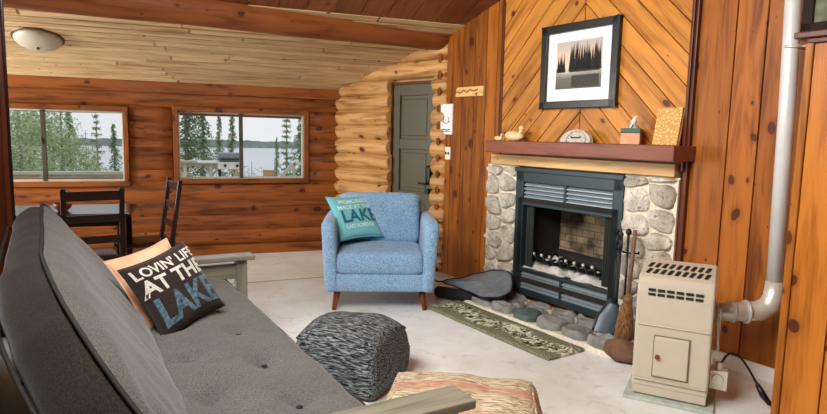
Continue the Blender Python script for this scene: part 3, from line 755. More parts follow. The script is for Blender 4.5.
# insert: outer frame
S0, S1 = 2.66, 3.73; nf = NW-.08; SM = (S0+S1)/2
mb = MB()
fbox(mb, nf, NW, S0, S0+.085, .075, 1.13, 2); fbox(mb, nf, NW, S1-.085, S1, .075, 1.13, 2)
fbox(mb, nf, NW, S0, S1, 1.03, 1.13); fbox(mb, nf, NW, S0, S1, .075, .125); fbox(mb, nf, NW, S0+.08, S1-.08, .270, .298)
fbox(mb, nf, NW, S0+.08, S1-.08, .835, .865); fbox(mb, nf+.002, NW-.02, SM-.015, SM+.015, .12, .28, 2); fbox(mb, nf+.002, NW-.02, SM-.015, SM+.015, .86, 1.04, 2)
fbox(mb, nf-.02, nf, S0-.01, S1+.01, 1.115, 1.155)
mb.build('insert_frame', 'insert', fp, bevel=.005)
for z0, z1 in ((.12, .275), (.86, 1.04)):
    mb = MB(); fbox(mb, NW-.03, NW-.02, S0+.08, S1-.08, z0, z1); mb.build('vent_backing', 'soot', fp)
for z0, nn, pt in ((.140, 5, .0285), (.884, 5, .033)):
    for k in range(nn):
        mb = MB(); zz = z0+k*pt
        mb.box(F(nf+.020, SM, zz), (.030, S1-S0-.18, .006), Matrix.Rotation(radians(-38), 3, 'Y'), 1)
        mb.box(F(nf+.008, SM, zz-.011), (.006, S1-S0-.18, .009), None, 1)
        mb.build('louver', 'louver', fp)
# firebox cavity
mb = MB(); b0, b1 = NW+.02, NW+.42
q0, q1 = S0+.03, S1-.03
fbox(mb, b0-.1, b1, q0, q0+.05, .25, .9); fbox(mb, b0-.1, b1, q1-.05, q1, .25, .9); fbox(mb, b0-.1, b1, q0, q1, .86, .90); fbox(mb, b0-.1, b1, q0, q1, .18, .22)
mb.build('firebox', 'soot', fp)
mb = MB(); fbox(mb, b1-.02, b1+.02, q0, q1, .2, .9); mb.build('firebrick_back', 'brick', fp)
mb = MB()
def ashf(u, v):
    n = NW-.07+u*.42; s = q0+.05+v*(q1-q0-.1); return F(n, s, .29+.05*max(0, noise.noise((n*9, s*9, 1))+.4)*min(1, u*5)+.03*u)
mb.grid(ashf, 20, 40); mb.build('ash_bed', 'ash', fp)
for s0 in (S1-.135, S0+.135):
    mb = MB()
    mb.grid(lambda u, v: F(NW-.035+.012*sin(u*28), s0+(u-.5)*.085, .31+.53*v), 24, 4); mb.build('mesh_curtain', plain('spark_mesh', (52, 56, 52), .6, .4), fp)
gr = MB(); gr.tube([F(NW+.12, 2.88, .345), F(NW+.12, 3.53, .345)], .009); gr.tube([F(NW+.27, 2.88, .345), F(NW+.27, 3.53, .345)], .009)
for s in (2.95, 3.2, 3.48): gr.tube([F(NW+.10, s, .29), F(NW+.10, s, .345)], .009)
g = gr.build('fire_grate', 'black', fp)
for k in range(8):
    s = 2.90+k*.088; mb = MB()
    mb.tube([F(NW+.30, s, .355), F(NW+.1, s, .345), F(NW+.03, s+.03, .36), F(NW-.005, s+.045, .42)], .012, 8); b = mb.build('grate_bar', 'black', g)
    mb = MB(); mb.ball(F(NW-.008, s+.047, .425), (.014, .014, .014), 8, 6); mb.build('bar_tip', 'steel', b)
for k, (sa, sb, z) in enumerate(((2.93, 3.4, .40), (3.03, 3.52, .41))):
    mb = MB(); mb.log(F(NW+.16+k*.09, sa, z), F(NW+.2+k*.06, sb, z+.01), .033, 12, .2); mb.build('charred_log', 'charcoal', fp)
# pale board under the mantel
mb = MB(); fbox(mb, NW-.10, NW-.022, 2.265, 4.05, 1.165, 1.25); mb.build('mantel_board', 'paleboard', fp, bevel=.004)
# mantel shelf (wider than the stone)
mn = root('mantel_shelf', 'thick reddish cedar mantel shelf above the fireplace', 'shelf', NS(NW, 3.0), TH)
mb = MB(); mb.box((-.143, (2.175+3.935)/2-3.0, 1.32), (.245, 1.76, .10), None, 1); mb.build('shelf_board', 'mantel', mn, bevel=.005)
ZM = 1.37

# hearth: mortar bed with stones as parts
ht = root('hearth', 'raised hearth of flat grey stones set in pale mortar', 'hearth', NS(3.4, 3.1), TH)
def H(n, s, z): return Vector((n-3.4, s-3.1, z))
mb = MB(); outline = [(3.63, 4.08), (3.17, 3.98), (3.13, 3.6), (3.14, 3.1), (3.15, 2.7), (3.16, 2.35), (3.22, 2.20), (3.63, 2.16)]
pl = [(n-3.4, s-3.1) for n, s in outline]
mb.prism(pl, [(x*1.02, y*1.01) for x, y in pl], (Vector((0, 0, .035)), Vector((1, 0, 0)), Vector((0, 1, 0)), Vector((0, 0, 1))), 0, -.036)
mb.build('mortar_bed', 'mortar', ht, bevel=.012)
seeds = [(3.22, 3.90), (3.19, 3.66), (3.18, 3.42), (3.20, 3.17), (3.22, 2.93), (3.24, 2.70), (3.38, 3.88), (3.36, 3.68), (3.37, 3.45), (3.40, 3.22), (3.42, 2.98), (3.44, 2.72), (3.52, 3.84), (3.53, 3.60), (3.53, 3.36), (3.54, 3.10), (3.55, 2.86), (3.56, 2.60), (3.36, 2.50), (3.22, 2.46), (3.50, 2.38)]
mats = {0: 'slate', 1: 'slate', 2: 'slate', 3: 'slate_g', 4: 'slate', 6: 'slate_y', 9: 'slate', 19: 'slate'}
bx = [(-1, 0, .245), (1, 0, .2), (0, 1, .86), (0, -1, .78)]
cl = cells([(n-3.4, s-3.1) for n, s in seeds], bx, .012)
for i, p in enumerate(cl):
    if not p: continue
    mb = MB(); pillow_stone(mb, p, (Vector((0, 0, .03)), Vector((1, 0, 0)), Vector((0, 1, 0)), Vector((0, 0, 1))), .065 if i < 6 or i == 19 else .035, i)
    o = mb.build('hearth_stone', mats.get(i, 'slate'), ht)
    if i == 3: o['label'] = 'dark green hearth stone'
    if i == 6: o['label'] = 'small buff yellow hearth stone'
# brown boulder at the right end
mb = MB(); mb.ball((0, 0, .065), (.10, .13, .068), 20, 12, fn=lambda d: 1+.16*noise.noise(d*1.7+Vector((4, 0, 0))))
tag(mb.build('boulder', 'slate_b', loc=NS(3.20, 2.29, 0)), 'rounded brown boulder at the right end of the hearth', 'stone').rotation_euler = (0, 0, TH)

# ---------------------------------------------------------------- things on the mantel (local x into wall, y away)
def duck(loc, L, rz, label):
    r = root('wooden_duck', label, 'duck figurine', loc, rz, 'carved ducks on the mantel')
    mb = MB(); mb.ball((0, 0, L*.2), (L*.5, L*.22, L*.2), 18, 12, fn=lambda d: 1+.25*max(0, -d.x)*max(0, d.z)-.1*max(0, d.z)*max(0, d.x)); 
    mb.build('body', 'duck', r)
    mb = MB(); mb.tube([(L*.28, 0, L*.26), (L*.36, 0, L*.4), (L*.36, 0, L*.5)], [L*.1, L*.07, L*.07], 12); mb.ball((L*.37, 0, L*.52), (L*.11, L*.09, L*.09), 12, 8); mb.build('head', 'duck', r)
    mb = MB(); mb.ball((L*.5, 0, L*.5), (L*.08, L*.045, L*.02), 10, 6); mb.build('bill', 'terracotta', r)
    mb = MB(); mb.ball((-L*.48, 0, L*.28), (L*.14, L*.09, L*.04), 10, 6, rot=Matrix.Rotation(radians(35), 3, 'Y')); mb.build('tail', 'bronze', r)
duck(NS(3.53, 3.70, ZM), .21, TH-pi/2, 'larger pale carved wooden duck on the mantel')
duck(NS(3.52, 3.885, ZM), .10, TH-pi/2, 'small pale wooden duck at the left end of the mantel')
# half-round carved stone with a bow shape on it
pq = root('stone_plaque', 'half-round grey carved stone leaning on the mantel behind nothing, dark arrow mark', 'plaque', NS(3.55, 3.05, ZM), TH)
pq['label'] = 'half-round grey carved stone plaque standing on the mantel under the picture'
mb = MB(); P = [(.135*cos(a)*(1 if cos(a) > 0 else 1.15), .098*sin(a)) for a in [pi*k/16 for k in range(17)]]
mb.prism(P, P, (Vector((0, 0, 0)), Vector((0, -1, 0)), Vector((.15, 0, 1)).normalized(), Vector((-1, 0, .15)).normalized()), .02, -.02); mb.build('stone_body', 'plaque', pq, bevel=.004)
mb = MB(); P = [Vector((-.016+.15*.0, -.10*cos(pi*k/14)*.92, .083*sin(pi*k/14)+.006)) for k in range(15)]
mb.tube([p+Vector((p.z*.15-.007, 0, 0)) for p in P], .0065, 6); mb.build('raised_rim', 'plaque', pq)
mb = MB(); mb.tube([(-.016, .05, .046), (-.018, .035, .038), (-.018, -.03, .038), (-.016, -.045, .046)], .005, 6); mb.build('dark_mark', 'charcoal', pq)
# tissue box
tb = root('tissue_box', 'rosy wooden tissue box with dark green rim and white tissue', 'tissue box', NS(3.545, 2.575, ZM), TH+radians(28))
mb = MB(); mb.box((0, 0, .038), (.125, .125, .076)); mb.build('box_body', 'terracotta', tb, bevel=.004)
mb = MB(); mb.box((0, 0, .092), (.13, .13, .032)); mb.build('box_rim', 'greenrim', tb, bevel=.004)
mb = MB()
mb.grid(lambda u, v: Vector(((u-.5)*.06*(1-v*.7)+.004*sin(v*9), (u-.5)*-.05*(1-v)+.012*sin(u*6+v*3)-.02*v, .1+.095*v*(1-.4*(u-.3)**2))), 10, 8); 
mb.grid(lambda u, v: Vector(((u-.5)*-.05*(1-v*.8), (u-.5)*.05*(1-v*.6)-.02*v+.01*sin(u*5), .1+.07*v)), 8, 8); mb.build('tissue', 'tissue', tb)
# leaning carved board
cb_ = root('carved_board', 'carved yellow pine panel leaning at the right end of the mantel', 'wood carving', NS(3.55, 2.325, ZM), 0, rot=(0, 0, 0))
cb_.rotation_euler = Matrix.Rotation(TH+radians(8), 4, 'Z').to_euler()
mb = MB(); rb = Matrix.Rotation(radians(14), 3, 'Y')
mb.box(rb @ Vector((0, 0, .125)), (.022, .165, .25), rb, 2); mb.build('carved_face', 'carved', cb_, bevel=.003)
mb = MB(); mb.box(rb @ Vector((.018, 0, .125)), (.014, .17, .25), rb, 2); mb.build('backing_board', 'tanwood', cb_, bevel=.002)

# ---------------------------------------------------------------- picture
pc = root('framed_picture', 'black framed lakeside tree picture hanging above the mantel', 'picture', NS(NW-.03, 3.155, 1.952), TH)
w, h, t = .735, .64, .058
mb = MB()
for c_, s_ in (((-.02, 0, h/2-t/2), (.04, w, t)), ((-.02, 0, -h/2+t/2), (.04, w, t))): mb.box(c_, s_, None, 1)
for c_, s_ in (((-.02, w/2-t/2, 0), (.04, t, h)), ((-.02, -w/2+t/2, 0), (.04, t, h))): mb.box(c_, s_, None, 2)
mb.build('picture_frame', 'picframe', pc, bevel=.006)
mb = MB(); mb.box((-.012, 0, 0), (.004, w-2*t+.01, h-2*t+.01)); mb.build('mat_board', 'white', pc)
mb = MB(); mb.box((-.015, 0, .01), (.003, .44, .36)); pr = mb.build('print', 'print', pc, loc=(0, 0, 0))
mb = MB(); random.seed(3)
for k in range(46):
    y = .20-.40*k/45+random.uniform(-.006, .006); a = abs(y-(-.02))
    hh = .165 if -.205 < y < .085 else (.11 if y > .135 else .0)
    if hh == 0: continue
    hh *= random.uniform(.72, 1.28); z0 = -.035; wd_ = .015
    hh = min(hh, .20)
    for q in range(5):
        f0 = q/5; zz = z0+hh*f0*.86; ww = wd_*(1.15-f0)
        o_ = len(mb.v); mb.v += [(-.0175, y-ww, zz), (-.0175, y+ww, zz), (-.0175, y, zz+hh*.42)]
        mb.face((o_, o_+1, o_+2), [(0, 0)]*3)
    o_ = len(mb.v); mb.v += [(-.0174, y-.01, z0+.01), (-.0174, y+.01, z0+.01), (-.0174, y+.004, z0-.05*random.uniform(.5, 1.6)), (-.0174, y-.004, z0-.05*random.uniform(.5, 1.6))]
mb.box((-.0172, -.06, -.03), (.0006, .29, .03)); mb.box((-.0172, .17, -.03), (.0006, .09, .025))
mb.box((-.0171, -.07, -.115), (.0006, .26, .09)); mb.build('tree_silhouettes', 'printtree', pr)
random.seed(11)

# sign, plaque, switch on the boards
wf = NW-.024
sg = root('wooden_sign', 'narrow natural wood sign with wavy carved edge on the board wall', 'sign', NS(wf, 4.455, 1.822), TH)
mb = MB(); P = [(-.20, -.045), (.20, -.05), (.205, .04), (-.17, .045), (-.20, .025), (-.185, .0), (-.205, -.02)]
mb.prism(P, P, (Vector((0, 0, 0)), Vector((0, -1, 0)), Vector((0, 0, 1)), Vector((-1, 0, 0)), 0), .02, 0); mb.build('sign_board', 'paleboard', sg, bevel=.003)
mb = MB(); mb.tube([(-.022, .17, .0), (-.022, .12, -.012), (-.022, .08, .012), (-.022, .03, -.008), (-.022, -.02, .014), (-.022, -.07, .0), (-.022, -.13, .01)], .007, 6); mb.ball((-.02, -.11, -.03), (.01, .013, .016), 8, 6); mb.build('carved_line', 'panelR', sg)
pk = root('white_plaque', 'white rectangular card with small dark antler drawing, hung beside the doorway', 'plaque', NS(wf, 4.80, 1.565), TH)
mb = MB(); mb.box((-.008, 0, 0), (.016, .19, .30), None, 2); mb.build('card', 'white', pk, bevel=.003)
mb = MB()
for s in (-1, 1):
    mb.tube([(-.018, 0, -.045), (-.018, s*.035, -.03), (-.018, s*.045, .0), (-.018, s*.03, .022)], .0028, 5); mb.tube([(-.018, s*.035, -.03), (-.018, s*.06, -.02)], .0028, 5)
mb.tube([(-.018, -.06, -.10), (-.018, -.02, -.107), (-.018, .03, -.098), (-.018, .065, -.104)], .0045, 5); mb.tube([(-.018, -.06, -.12), (-.018, .06, -.118)], .003, 5)
mb.build('antler_drawing', 'charcoal', pk)
sw = root('light_switch', 'cream light switch plate below the white antler card', 'switch', NS(wf, 4.775, 1.23), TH)
mb = MB(); mb.box((-.004, 0, 0), (.008, .085, .125), None, 2); mb.build('switch_plate', 'whiteplastic', sw, bevel=.003)
for y in (-.02, .02):
    mb = MB(); mb.box((-.013, y, 0), (.014, .010, .024), None, 2); mb.build('toggle', 'charcoal', sw)

# ---------------------------------------------------------------- fire tools by the right stone pillar
ts = root('fireplace_tool_stand', 'black iron fire tool stand with hanging poker against the stone', 'tool stand', NS(3.50, 2.515, .04), TH)
mb = MB(); mb.lathe([(.0, 0), (.085, 0), (.085, .012), (.02, .03), (.009, .05)], n=24); mb.build('base', 'black', ts)
mb = MB(); mb.tube([(0, 0, .03), (0, 0, .72)], .008, 8); mb.ball((0, 0, .735), (.02, .02, .026), 12, 8); mb.build('pole', 'black', ts)
mb = MB(); mb.tube([(0, .075, .60), (0, 0, .59), (0, -.09, .60)], .006, 8); mb.tube([(-.05, 0, .60), (0, 0, .59)], .006, 8); mb.tube([(-.0, .075, .60), (-.015, .08, .615)], .006); mb.tube([(0, -.09, .6), (-.015, -.095, .615)], .006); mb.build('hook_arms', 'black', ts)
for y, ln in ((.07, .60), (.035, .58)):
    tp = root('fire_poker' if y > .05 else 'fire_tongs', 'thin black poker at the outer left of the tool stand' if y > .05 else 'black tongs hanging between poker and stand pole', 'fire tool', NS(3.475, 2.515+y, .06), TH)
    mb = MB(); mb.tube([(0, .01, .02), (0, 0, ln)], .006, 8); 
    if y < .05: mb.tube([(0, .028, .03), (0, .012, .3), (0, .0, ln)], .005, 8)
    else: mb.tube([(0, .01, .02), (-.03, .01, .05)], .005)
    mb.build('rod', 'black', tp)
    mb = MB(); mb.tube([(0, 0, ln), (0, 0, ln+.03), (0, 0, ln+.10)], [.006, .012, .008], 8); mb.ball((0, 0, ln+.115), (.013, .013, .016), 10, 6); mb.build('handle', 'black', tp)
sh = root('ash_shovel', 'shovel with broad grey pan resting at the foot of the tool stand', 'shovel', NS(3.395, 2.575, .055), TH)
mb = MB()
def pan(u, v):
    y = (u-.5)*.16*(.55+.45*min(1, (1-v)*2.2)) ; z = .01+.20*v; return Vector((-.02+.10*v+.02*(2*u-1)**2*-1, y, z))
mb.grid(pan, 12, 12); o = mb.build('pan', plain('worn_shovel_steel', (70, 80, 88), .4, .4, var=.15), sh)
mb = MB(); mb.tube([pan(0, k/8)+Vector((-.0, 0, 0)) for k in range(9)]+[pan(k/6, 1) for k in range(7)]+[pan(1, 1-k/8) for k in range(9)], .008, 6); mb.build('pan_rim', 'black', sh)
mb = MB(); mb.tube([(.08, 0, .20), (.10, 0, .32), (.105, 0, .66)], .007, 8); mb.ball((.105, 0, .675), (.014, .014, .02), 10, 6); mb.build('handle', 'black', sh)
br = root('hearth_broom', 'straw hearth broom with wooden handle between tool stand and heater', 'broom', NS(3.42, 2.43, .045), TH)
mb = MB(); mb.tube([(-.0, 0, .30), (.03, -.0, .76)], .013, 8); mb.build('handle', 'handlewood', br)
mb = MB(); mb.tube([(-.03, 0, 0), (-.02, 0, .1), (-.012, 0, .2), (0, 0, .28), (0, 0, .33)], [.062, .058, .046, .028, .014], 14); mb.build('bristles', 'straw', br)
mb = MB(); mb.tube([(0, 0, .27), (0, 0, .31)], .031, 12); mb.build('binding', 'handlewood', br)

# ---------------------------------------------------------------- log carrier (hide over black bag)
lc = root('log_carrier', 'black log carrier bag with grey hide flap lying left of the hearth', 'log carrier', NS(3.16, 3.98, 0), TH)
mb = MB(); mb.tube([(-.12, .12, .055), (-.10, .10, .055), (-.02, -.06, .055), (.09, -.24, .055), (.11, -.27, .055)], [.03, .05, .053, .05, .03], 16); mb.build('bag', 'blackcloth', lc)
HO = [(3.13, 4.11, .128), (3.16, 4.00, .115), (3.15, 3.80, .115), (3.12, 3.60, .12), (3.16, 3.45, .135), (3.30, 3.46, .145), (3.43, 3.55, .16), (3.57, 3.72, .235), (3.56, 3.87, .23), (3.46, 4.00, .19), (3.28, 4.07, .15)]
HO = [Vector((n-3.16, s_-3.98, z)) for n, s_, z in HO]; HC = sum(HO, Vector())/len(HO)+Vector((0, 0, .02))
def hide(u, v):
    x = (u % 1)*len(HO); i = int(x); f = x-i; P = [HO[(i+k-1) % len(HO)] for k in range(4)]
    q = .5*((2*P[1])+(P[2]-P[0])*f+(2*P[0]-5*P[1]+4*P[2]-P[3])*f*f+(3*P[1]-P[0]-3*P[2]+P[3])*f**3)
    r = HC.lerp(q, v); r.z += .012*noise.noise((r.x*9, r.y*9, 0)); return r
mb = MB(); mb.grid(hide, 40, 10); o = mb.build('hide_flap', 'leather', lc); m_ = o.modifiers.new('s', 'SOLIDIFY'); m_.thickness = .008
mb = MB(); mb.tube([hide(k/40, 1) for k in range(40)], .006, 6, closed=True); mb.tube([hide(0, 1), hide(0, 1)+Vector((-.04, .02, .0)), hide(0, 1)+Vector((-.07, .05, .02))], .007, 6); mb.build('rolled_edge', 'blackcloth', lc)

# hearth rug
rg = MB(); rg.rbox((0, 0, .012), (.35, 1.36, .024), .011, (10, 40, 3), fn=lambda p, n: p+Vector((.004*noise.noise(p*6), 0, .003*noise.noise(p*5))))
o = rg.build('hearth_rug', 'rug', loc=(2.115, 3.805, 0)); o.rotation_euler = (0, 0, radians(13.2)); tag(o, 'narrow olive green rug with cream leaf pattern beside the hearth', 'rug')

# ================================================================ HEATER, PIPES
hd = Vector((.66, -.75, 0)).normalized()
FLc = Vector((2.252, 2.528, 0)); FRc = Vector((2.501, 2.245, 0)); W_ = (FRc-FLc).length
hz = math.atan2(hd.y, hd.x)
st_ = root('heater', 'almond enamel space heater with slotted top and small square door', 'heater', FLc, hz)
# local x: left->right along the front, local y: depth (away), z up
D_ = .30
mb = MB()
prof = [(0.005, .05), (0.0, .42), (0.004, .58), (.012, .625), (.034, .652), (.06, .664), (D_-.025, .712), (D_, .695), (D_, .05)]
def hprism(mb, x0, x1, prof):
    o = len(mb.v); n = len(prof)
    for x in (x0, x1):
        for y, z in prof: mb.v.append((x, y, z))
    mb.face([o+i for i in range(n)], [(0, 0)]*n); mb.face([o+n+i for i in range(n)], [(0, 0)]*n)
    for i in range(n): j = (i+1) % n; mb.face((o+i, o+j, o+n+j, o+n+i), [(0, 0)]*4)
hprism(mb, 0, W_, prof); mb.build('cabinet', 'stove', st_, bevel=.014, seg=3)
mb = MB(); mb.box((W_/2, D_/2+.0, .033), (W_-.01, D_-.02, .05)); mb.build('plinth', 'stove', st_, bevel=.003)
for z_ in (.095, .40): mb = MB(); mb.box((W_/2, -.003, z_), (W_-.02, .010, .007)); mb.build('front_ridge', 'stove', st_, bevel=.003)
mb = MB(); x0, x1, z0, z1 = .105, .275, .125, .345
mb.box(((x0+x1)/2, -.006, (z0+z1)/2), (x1-x0, .014, z1-z0)); dr = mb.build('door', 'stove', st_, bevel=.006)
mb = MB()
for c_, s_ in ((((x0+x1)/2, -.0, z0-.003), (x1-x0+.01, .008, .004)), (((x0+x1)/2, -.0, z1+.003), (x1-x0+.01, .008, .004)), ((x0-.003, 0, (z0+z1)/2), (.004, .008, z1-z0)), ((x1+.003, 0, (z0+z1)/2), (.004, .008, z1-z0))): mb.box(c_, s_)
mb.build('door_gap', 'stovegap', dr)
mb = MB(); mb.tube([(.125, -.01, .235), (.125, -.03, .235)], .012, 12); mb.build('knob', 'walnut', dr)
for r in range(2):
    for k in range(6):
        mb = MB(); mb.box((.075+k*.046, .004, .592-r*.024), (.036, .012, .013), Matrix.Rotation(radians(-2), 3, 'X')); mb.build('front_slot', 'stovedark', st_)
for r in range(2):
    for k in range(9):
        mb = MB()
        yy = .10+r*.082
        mb.box((.045+k*.036, yy, .664+(yy-.06)*.223), (.019, .062, .006), Matrix.Rotation(radians(-14), 3, 'Z') @ Matrix.Rotation(radians(12.5), 3, 'X')); mb.build('top_slot', 'stovedark', st_)
mb = MB(); mb.box((W_+.028, .17, .36), (.012, .03, .28)); mb.box((W_+.018, .17, .25), (.03, .05, .05)); mb.tube([(W_+.02, .15, .45), (W_+.03, .15, .28), (W_+.02, .16, .2)], .008, 8)
mb.box((W_+.045, .16, .12), (.085, .085, .105)); mb.tube([(W_+.045, .16, .17), (W_+.045, .16, .21)], .022, 12); mb.tube([(W_+.04, .115, .125), (W_+.04, .108, .125)], .03, 16)
mb.build('fuel_valve', 'steel', st_, bevel=.004)
# base slab
bp = MB(); bp.box((W_/2-.0, D_/2+.01, .009), (W_+.07, D_+.10, .018)); o = bp.build('heater_base_slab', plain('greenish_stone_slab', (176, 186, 174), .5, var=.15, scale=30), loc=FLc, bevel=.004); o.rotation_euler = (0, 0, hz)
st_.location.z = .018
tag(o, 'pale green-grey slab lying under the heater', 'slab')
# flue
fl = root('flue_pipe', 'grey metal flue pipe rising along the board wall to the ceiling', 'pipe', NS(3.49, 1.555, 0), TH)
mb = MB(); mb.tube([(0, 0, .62), (0, .02, 1.6), (0, .08, 3.45)], .041, 24); mb.build('upright_pipe', 'pipe', fl)
hb = Matrix.Rotation(hz, 3, 'Z'); ps = FLc+hb @ Vector((W_-.09, D_-.02, 0)); Rinv = Matrix.Rotation(-TH, 3, 'Z')
q0 = Rinv @ (ps-NS(3.49, 1.555, 0)); q0.z = .455
dirh = (Vector((0, 0, .5))-q0); dirh.z = 0; dirh.normalize()
elb = [q0, Vector((0, 0, .462))-dirh*.14, Vector((0, 0, .47))-dirh*.07, Vector((0, 0, .50))-dirh*.02, Vector((0, 0, .55)), Vector((0, 0, .64))]
mb = MB(); mb.tube(elb, [.050, .052, .056, .057, .052, .044], 20); e = mb.build('elbow', 'steel', fl)
mb = MB()
for k in (.35, .72): p = elb[0].lerp(elb[1], k); mb.tube([p-dirh*.006, p+dirh*.006], .060, 20)
mb.tube([elb[1]-dirh*.006, elb[1]+dirh*.006], .066, 20)
mb.build('elbow_ring', 'pipe', e)
mb = MB()
mb.tube([(0, .02, 1.90), (0, .02, 1.915)], .045, 24)
mb.tube([(.0, .02, 1.908), (.2, .02, 1.908)], .005, 6); mb.tube([(.0, -.02, 1.908), (.0, -.10, 1.908)], .005, 6)
mb.build('pipe_bracket', 'steel', fl)
# cord
cd0 = FLc+hb @ Vector((W_+.05, .15, 0)); mb = MB(); pts = []
P0 = [cd0+Vector((0, 0, .22)), cd0+Vector((.05, .0, .27)), cd0+Vector((.10, -.02, .26)), cd0+Vector((.14, -.05, .20)), cd0+Vector((.17, -.09, .12)), cd0+Vector((.20, -.15, .03)), cd0+Vector((.23, -.25, .012)), cd0+Vector((.24, -.40, .012))]
for i in range(len(P0)-1):
    for k in range(6):
        t = k/6; a, b, c_, d = P0[max(0, i-1)], P0[i], P0[i+1], P0[min(len(P0)-1, i+2)]
        pts.append(.5*((2*b)+(c_-a)*t+(2*a-5*b+4*c_-d)*t*t+(3*b-a-3*c_+d)*t**3))
mb.tube(pts, .006, 8); cr = root('power_cord', 'black power cord dropping from the heater valve to the floor', 'cord', (0, 0, 0)); mb.build('cable', 'black', cr)
mb = MB(); mb.tube([pts[24], pts[27], pts[30]], [.012, .018, .012], 10); mb.build('inline_plug', 'black', cr)

# ================================================================ ARMCHAIR
AC = Vector((1.395, 4.41, 0)); az = radians(-17)
ac = root('armchair', 'blue tweed armchair with tapered walnut legs facing the room', 'armchair', AC, az)
def soft(amp, sc, sd=0): return lambda p, n: p+n*amp*noise.noise(p*sc+Vector((sd, 0, 0)))
Wc = .90
for sx in (-1, 1):
    mb = MB(); mb.rbox((sx*(Wc/2-.055), .36, .445), (.11, .76, .57), .045, (6, 16, 12), fn=lambda p, n: p+Vector((sx*.03*(p.z/.285)*.5, 0, .0))+n*.004*noise.noise(p*8)); mb.build('armrest', 'blue', ac)
mb = MB(); mb.rbox((0, .37, .235), (Wc-.16, .74, .15), .03, (14, 12, 5), fn=soft(.004, 6)); mb.build('seat_base', 'blue', ac)
mb = MB(); mb.rbox((0, .33, .385), (Wc-.20, .68, .18), .06, (16, 16, 6), fn=lambda p, n: p+Vector((0, 0, .025*(1-(p.x/.35)**2)*(1-(p.y/.34)**2) if p.z > 0 else 0))+n*.004*noise.noise(p*7)); sc1 = mb.build('seat_cushion', 'blue', ac)
rb = Matrix.Rotation(radians(-10), 3, 'X')
mb = MB(); mb.rbox((0, .70, .55), (Wc-.16, .14, .65), .05, (16, 5, 12), rot=rb, fn=soft(.004, 6)); mb.build('backrest', 'blue', ac)
mb = MB(); mb.rbox((0, .585, .675), (Wc-.215, .17, .45), .065, (16, 6, 14), rot=Matrix.Rotation(radians(-13), 3, 'X'), fn=lambda p, n: p+Vector((0, -.035*(1-(p.x/.35)**2)*(1-(p.z/.22)**2) if p.y < 0 else 0, 0))+n*.006*noise.noise(p*7)); mb.build('back_cushion', 'blue', ac)
for sx in (-1, 1):
    for y in (.10, .62):
        mb = MB(); mb.tube([(sx*.335, y, .17), (sx*.365, y+(-.03 if y < .3 else .04), 0)], [.030, .017], 12); mb.build('leg', 'walnut', ac)

# pillows --------------------------------------------------
def pillow(name, label, cat, BLp, BRp, TLp, mat, T, body_name='cover'):
    """BL, BR, TL: corners seen from the front"""
    x = (BRp-BLp); y0 = TLp-BLp; w = x.length; xh = x.normalized(); y = y0-xh*y0.dot(xh); h = y.length; yh = y.normalized(); zh = xh.cross(yh)
    r = bpy.data.objects.new(name, None); C.objects.link(r)
    r.matrix_world = Matrix.Translation(BLp+x/2+y/2) @ Matrix((xh, yh, zh)).transposed().to_4x4()
    tag(r, label, cat)
    def surf(px, py, s=1, lift=0):
        a = px/(w/2); b = py/(h/2); a = max(-1, min(1, a)); b = max(-1, min(1, b))
        z = T*((1-a**4)*(1-b**4))**.55
        z += .012*noise.noise((a*1.6, b*1.6, s*3))*(1-a*a)*(1-b*b)
        X = px*(1-.09*(1-b*b)); Y = py*(1-.09*(1-a*a))
        return Vector((X, Y, s*(z+lift)))
    mb = MB()
    for s in (1, -1): mb.grid(lambda u, v: surf((2*u-1)*w/2*1.0, (2*v-1)*h/2, s), 28, 28, flip=(s < 0))
    body = mb.build(body_name, mat, r)
    E_ = [surf(w/2*c, -h/2) for c in [k/12*2-1 for k in range(13)]]+[surf(w/2, h/2*c) for c in [k/12*2-1 for k in range(1, 13)]]+[surf(-w/2*c, h/2) for c in [k/12*2-1 for k in range(1, 13)]]+[surf(-w/2, -h/2*c) for c in [k/12*2-1 for k in range(1, 12)]]
    mb = MB(); mb.tube(E_, .0035, 6, closed=True); mb.build('seam', mat, r)
    return r, body, surf, w, h
# lake pillow in the chair
def acw(x, y, z): return AC+Matrix.Rotation(az, 3, 'Z') @ Vector((x, y, z))
r, body, surf, w, h = pillow('throw_pillow', 'teal throw pillow printed LAKE leaning in the blue armchair', 'pillow', Vector((1.145, 4.688, .535)), Vector((1.543, 4.805, .543)), Vector((1.07, 4.92, .873)), 'teal', .05)
def ptxt(txt, size, y, mat, sx=1.0, bold=.02, x0=0, nm='lettering'):
    return text_mesh(txt, size, mat, nm, body, lambda a, b: surf(a+x0, b+y, 1, .0025), bold, sx)
ptxt('MEMORIES', .062, .135, 'txtpale', 1.0); ptxt('MADE AT THE', .056, .075, 'txtpale', .95); ptxt('LAKE', .165, -.02, 'txtteal', .95, .03, .02); ptxt('LAST FOREVER', .05, -.115, 'txtpale', .85)

# ================================================================ FUTON
cz = radians(9.74)
RC = Matrix.Rotation(cz, 3, 'Z')
def cw(x, y, z): return RC @ Vector((x, y, z))
ft = root('futon', 'taupe grey tufted futon with flat grey wooden arms', 'sofa', (0, 0, 0), cz)
y0, y1 = 1.60, 3.78
tufts = [(.66, 1.86), (.66, 2.27), (.66, 2.68), (.66, 3.09), (.66, 3.50), (.42, 2.06), (.42, 2.47), (.42, 2.88), (.42, 3.3)]
cS = Vector((.58, (y0+y1)/2, .40))
def seatfn(p, n):
    q = p+cS
    if p.z > 0:
        dz = sum(-.034*math.exp(-(((q.x-a)**2+(q.y-b)**2)/.0022)) - .014*math.exp(-(((q.x-a)**2+(q.y-b)**2)/.016)) for a, b in tufts)
        p = p+Vector((0, 0, dz+.012*noise.noise(q*3.5)))
        p.z += .03*max(0, 1-abs(p.x)/.3)
    p = p+n*.004*noise.noise(q*12)
    return p
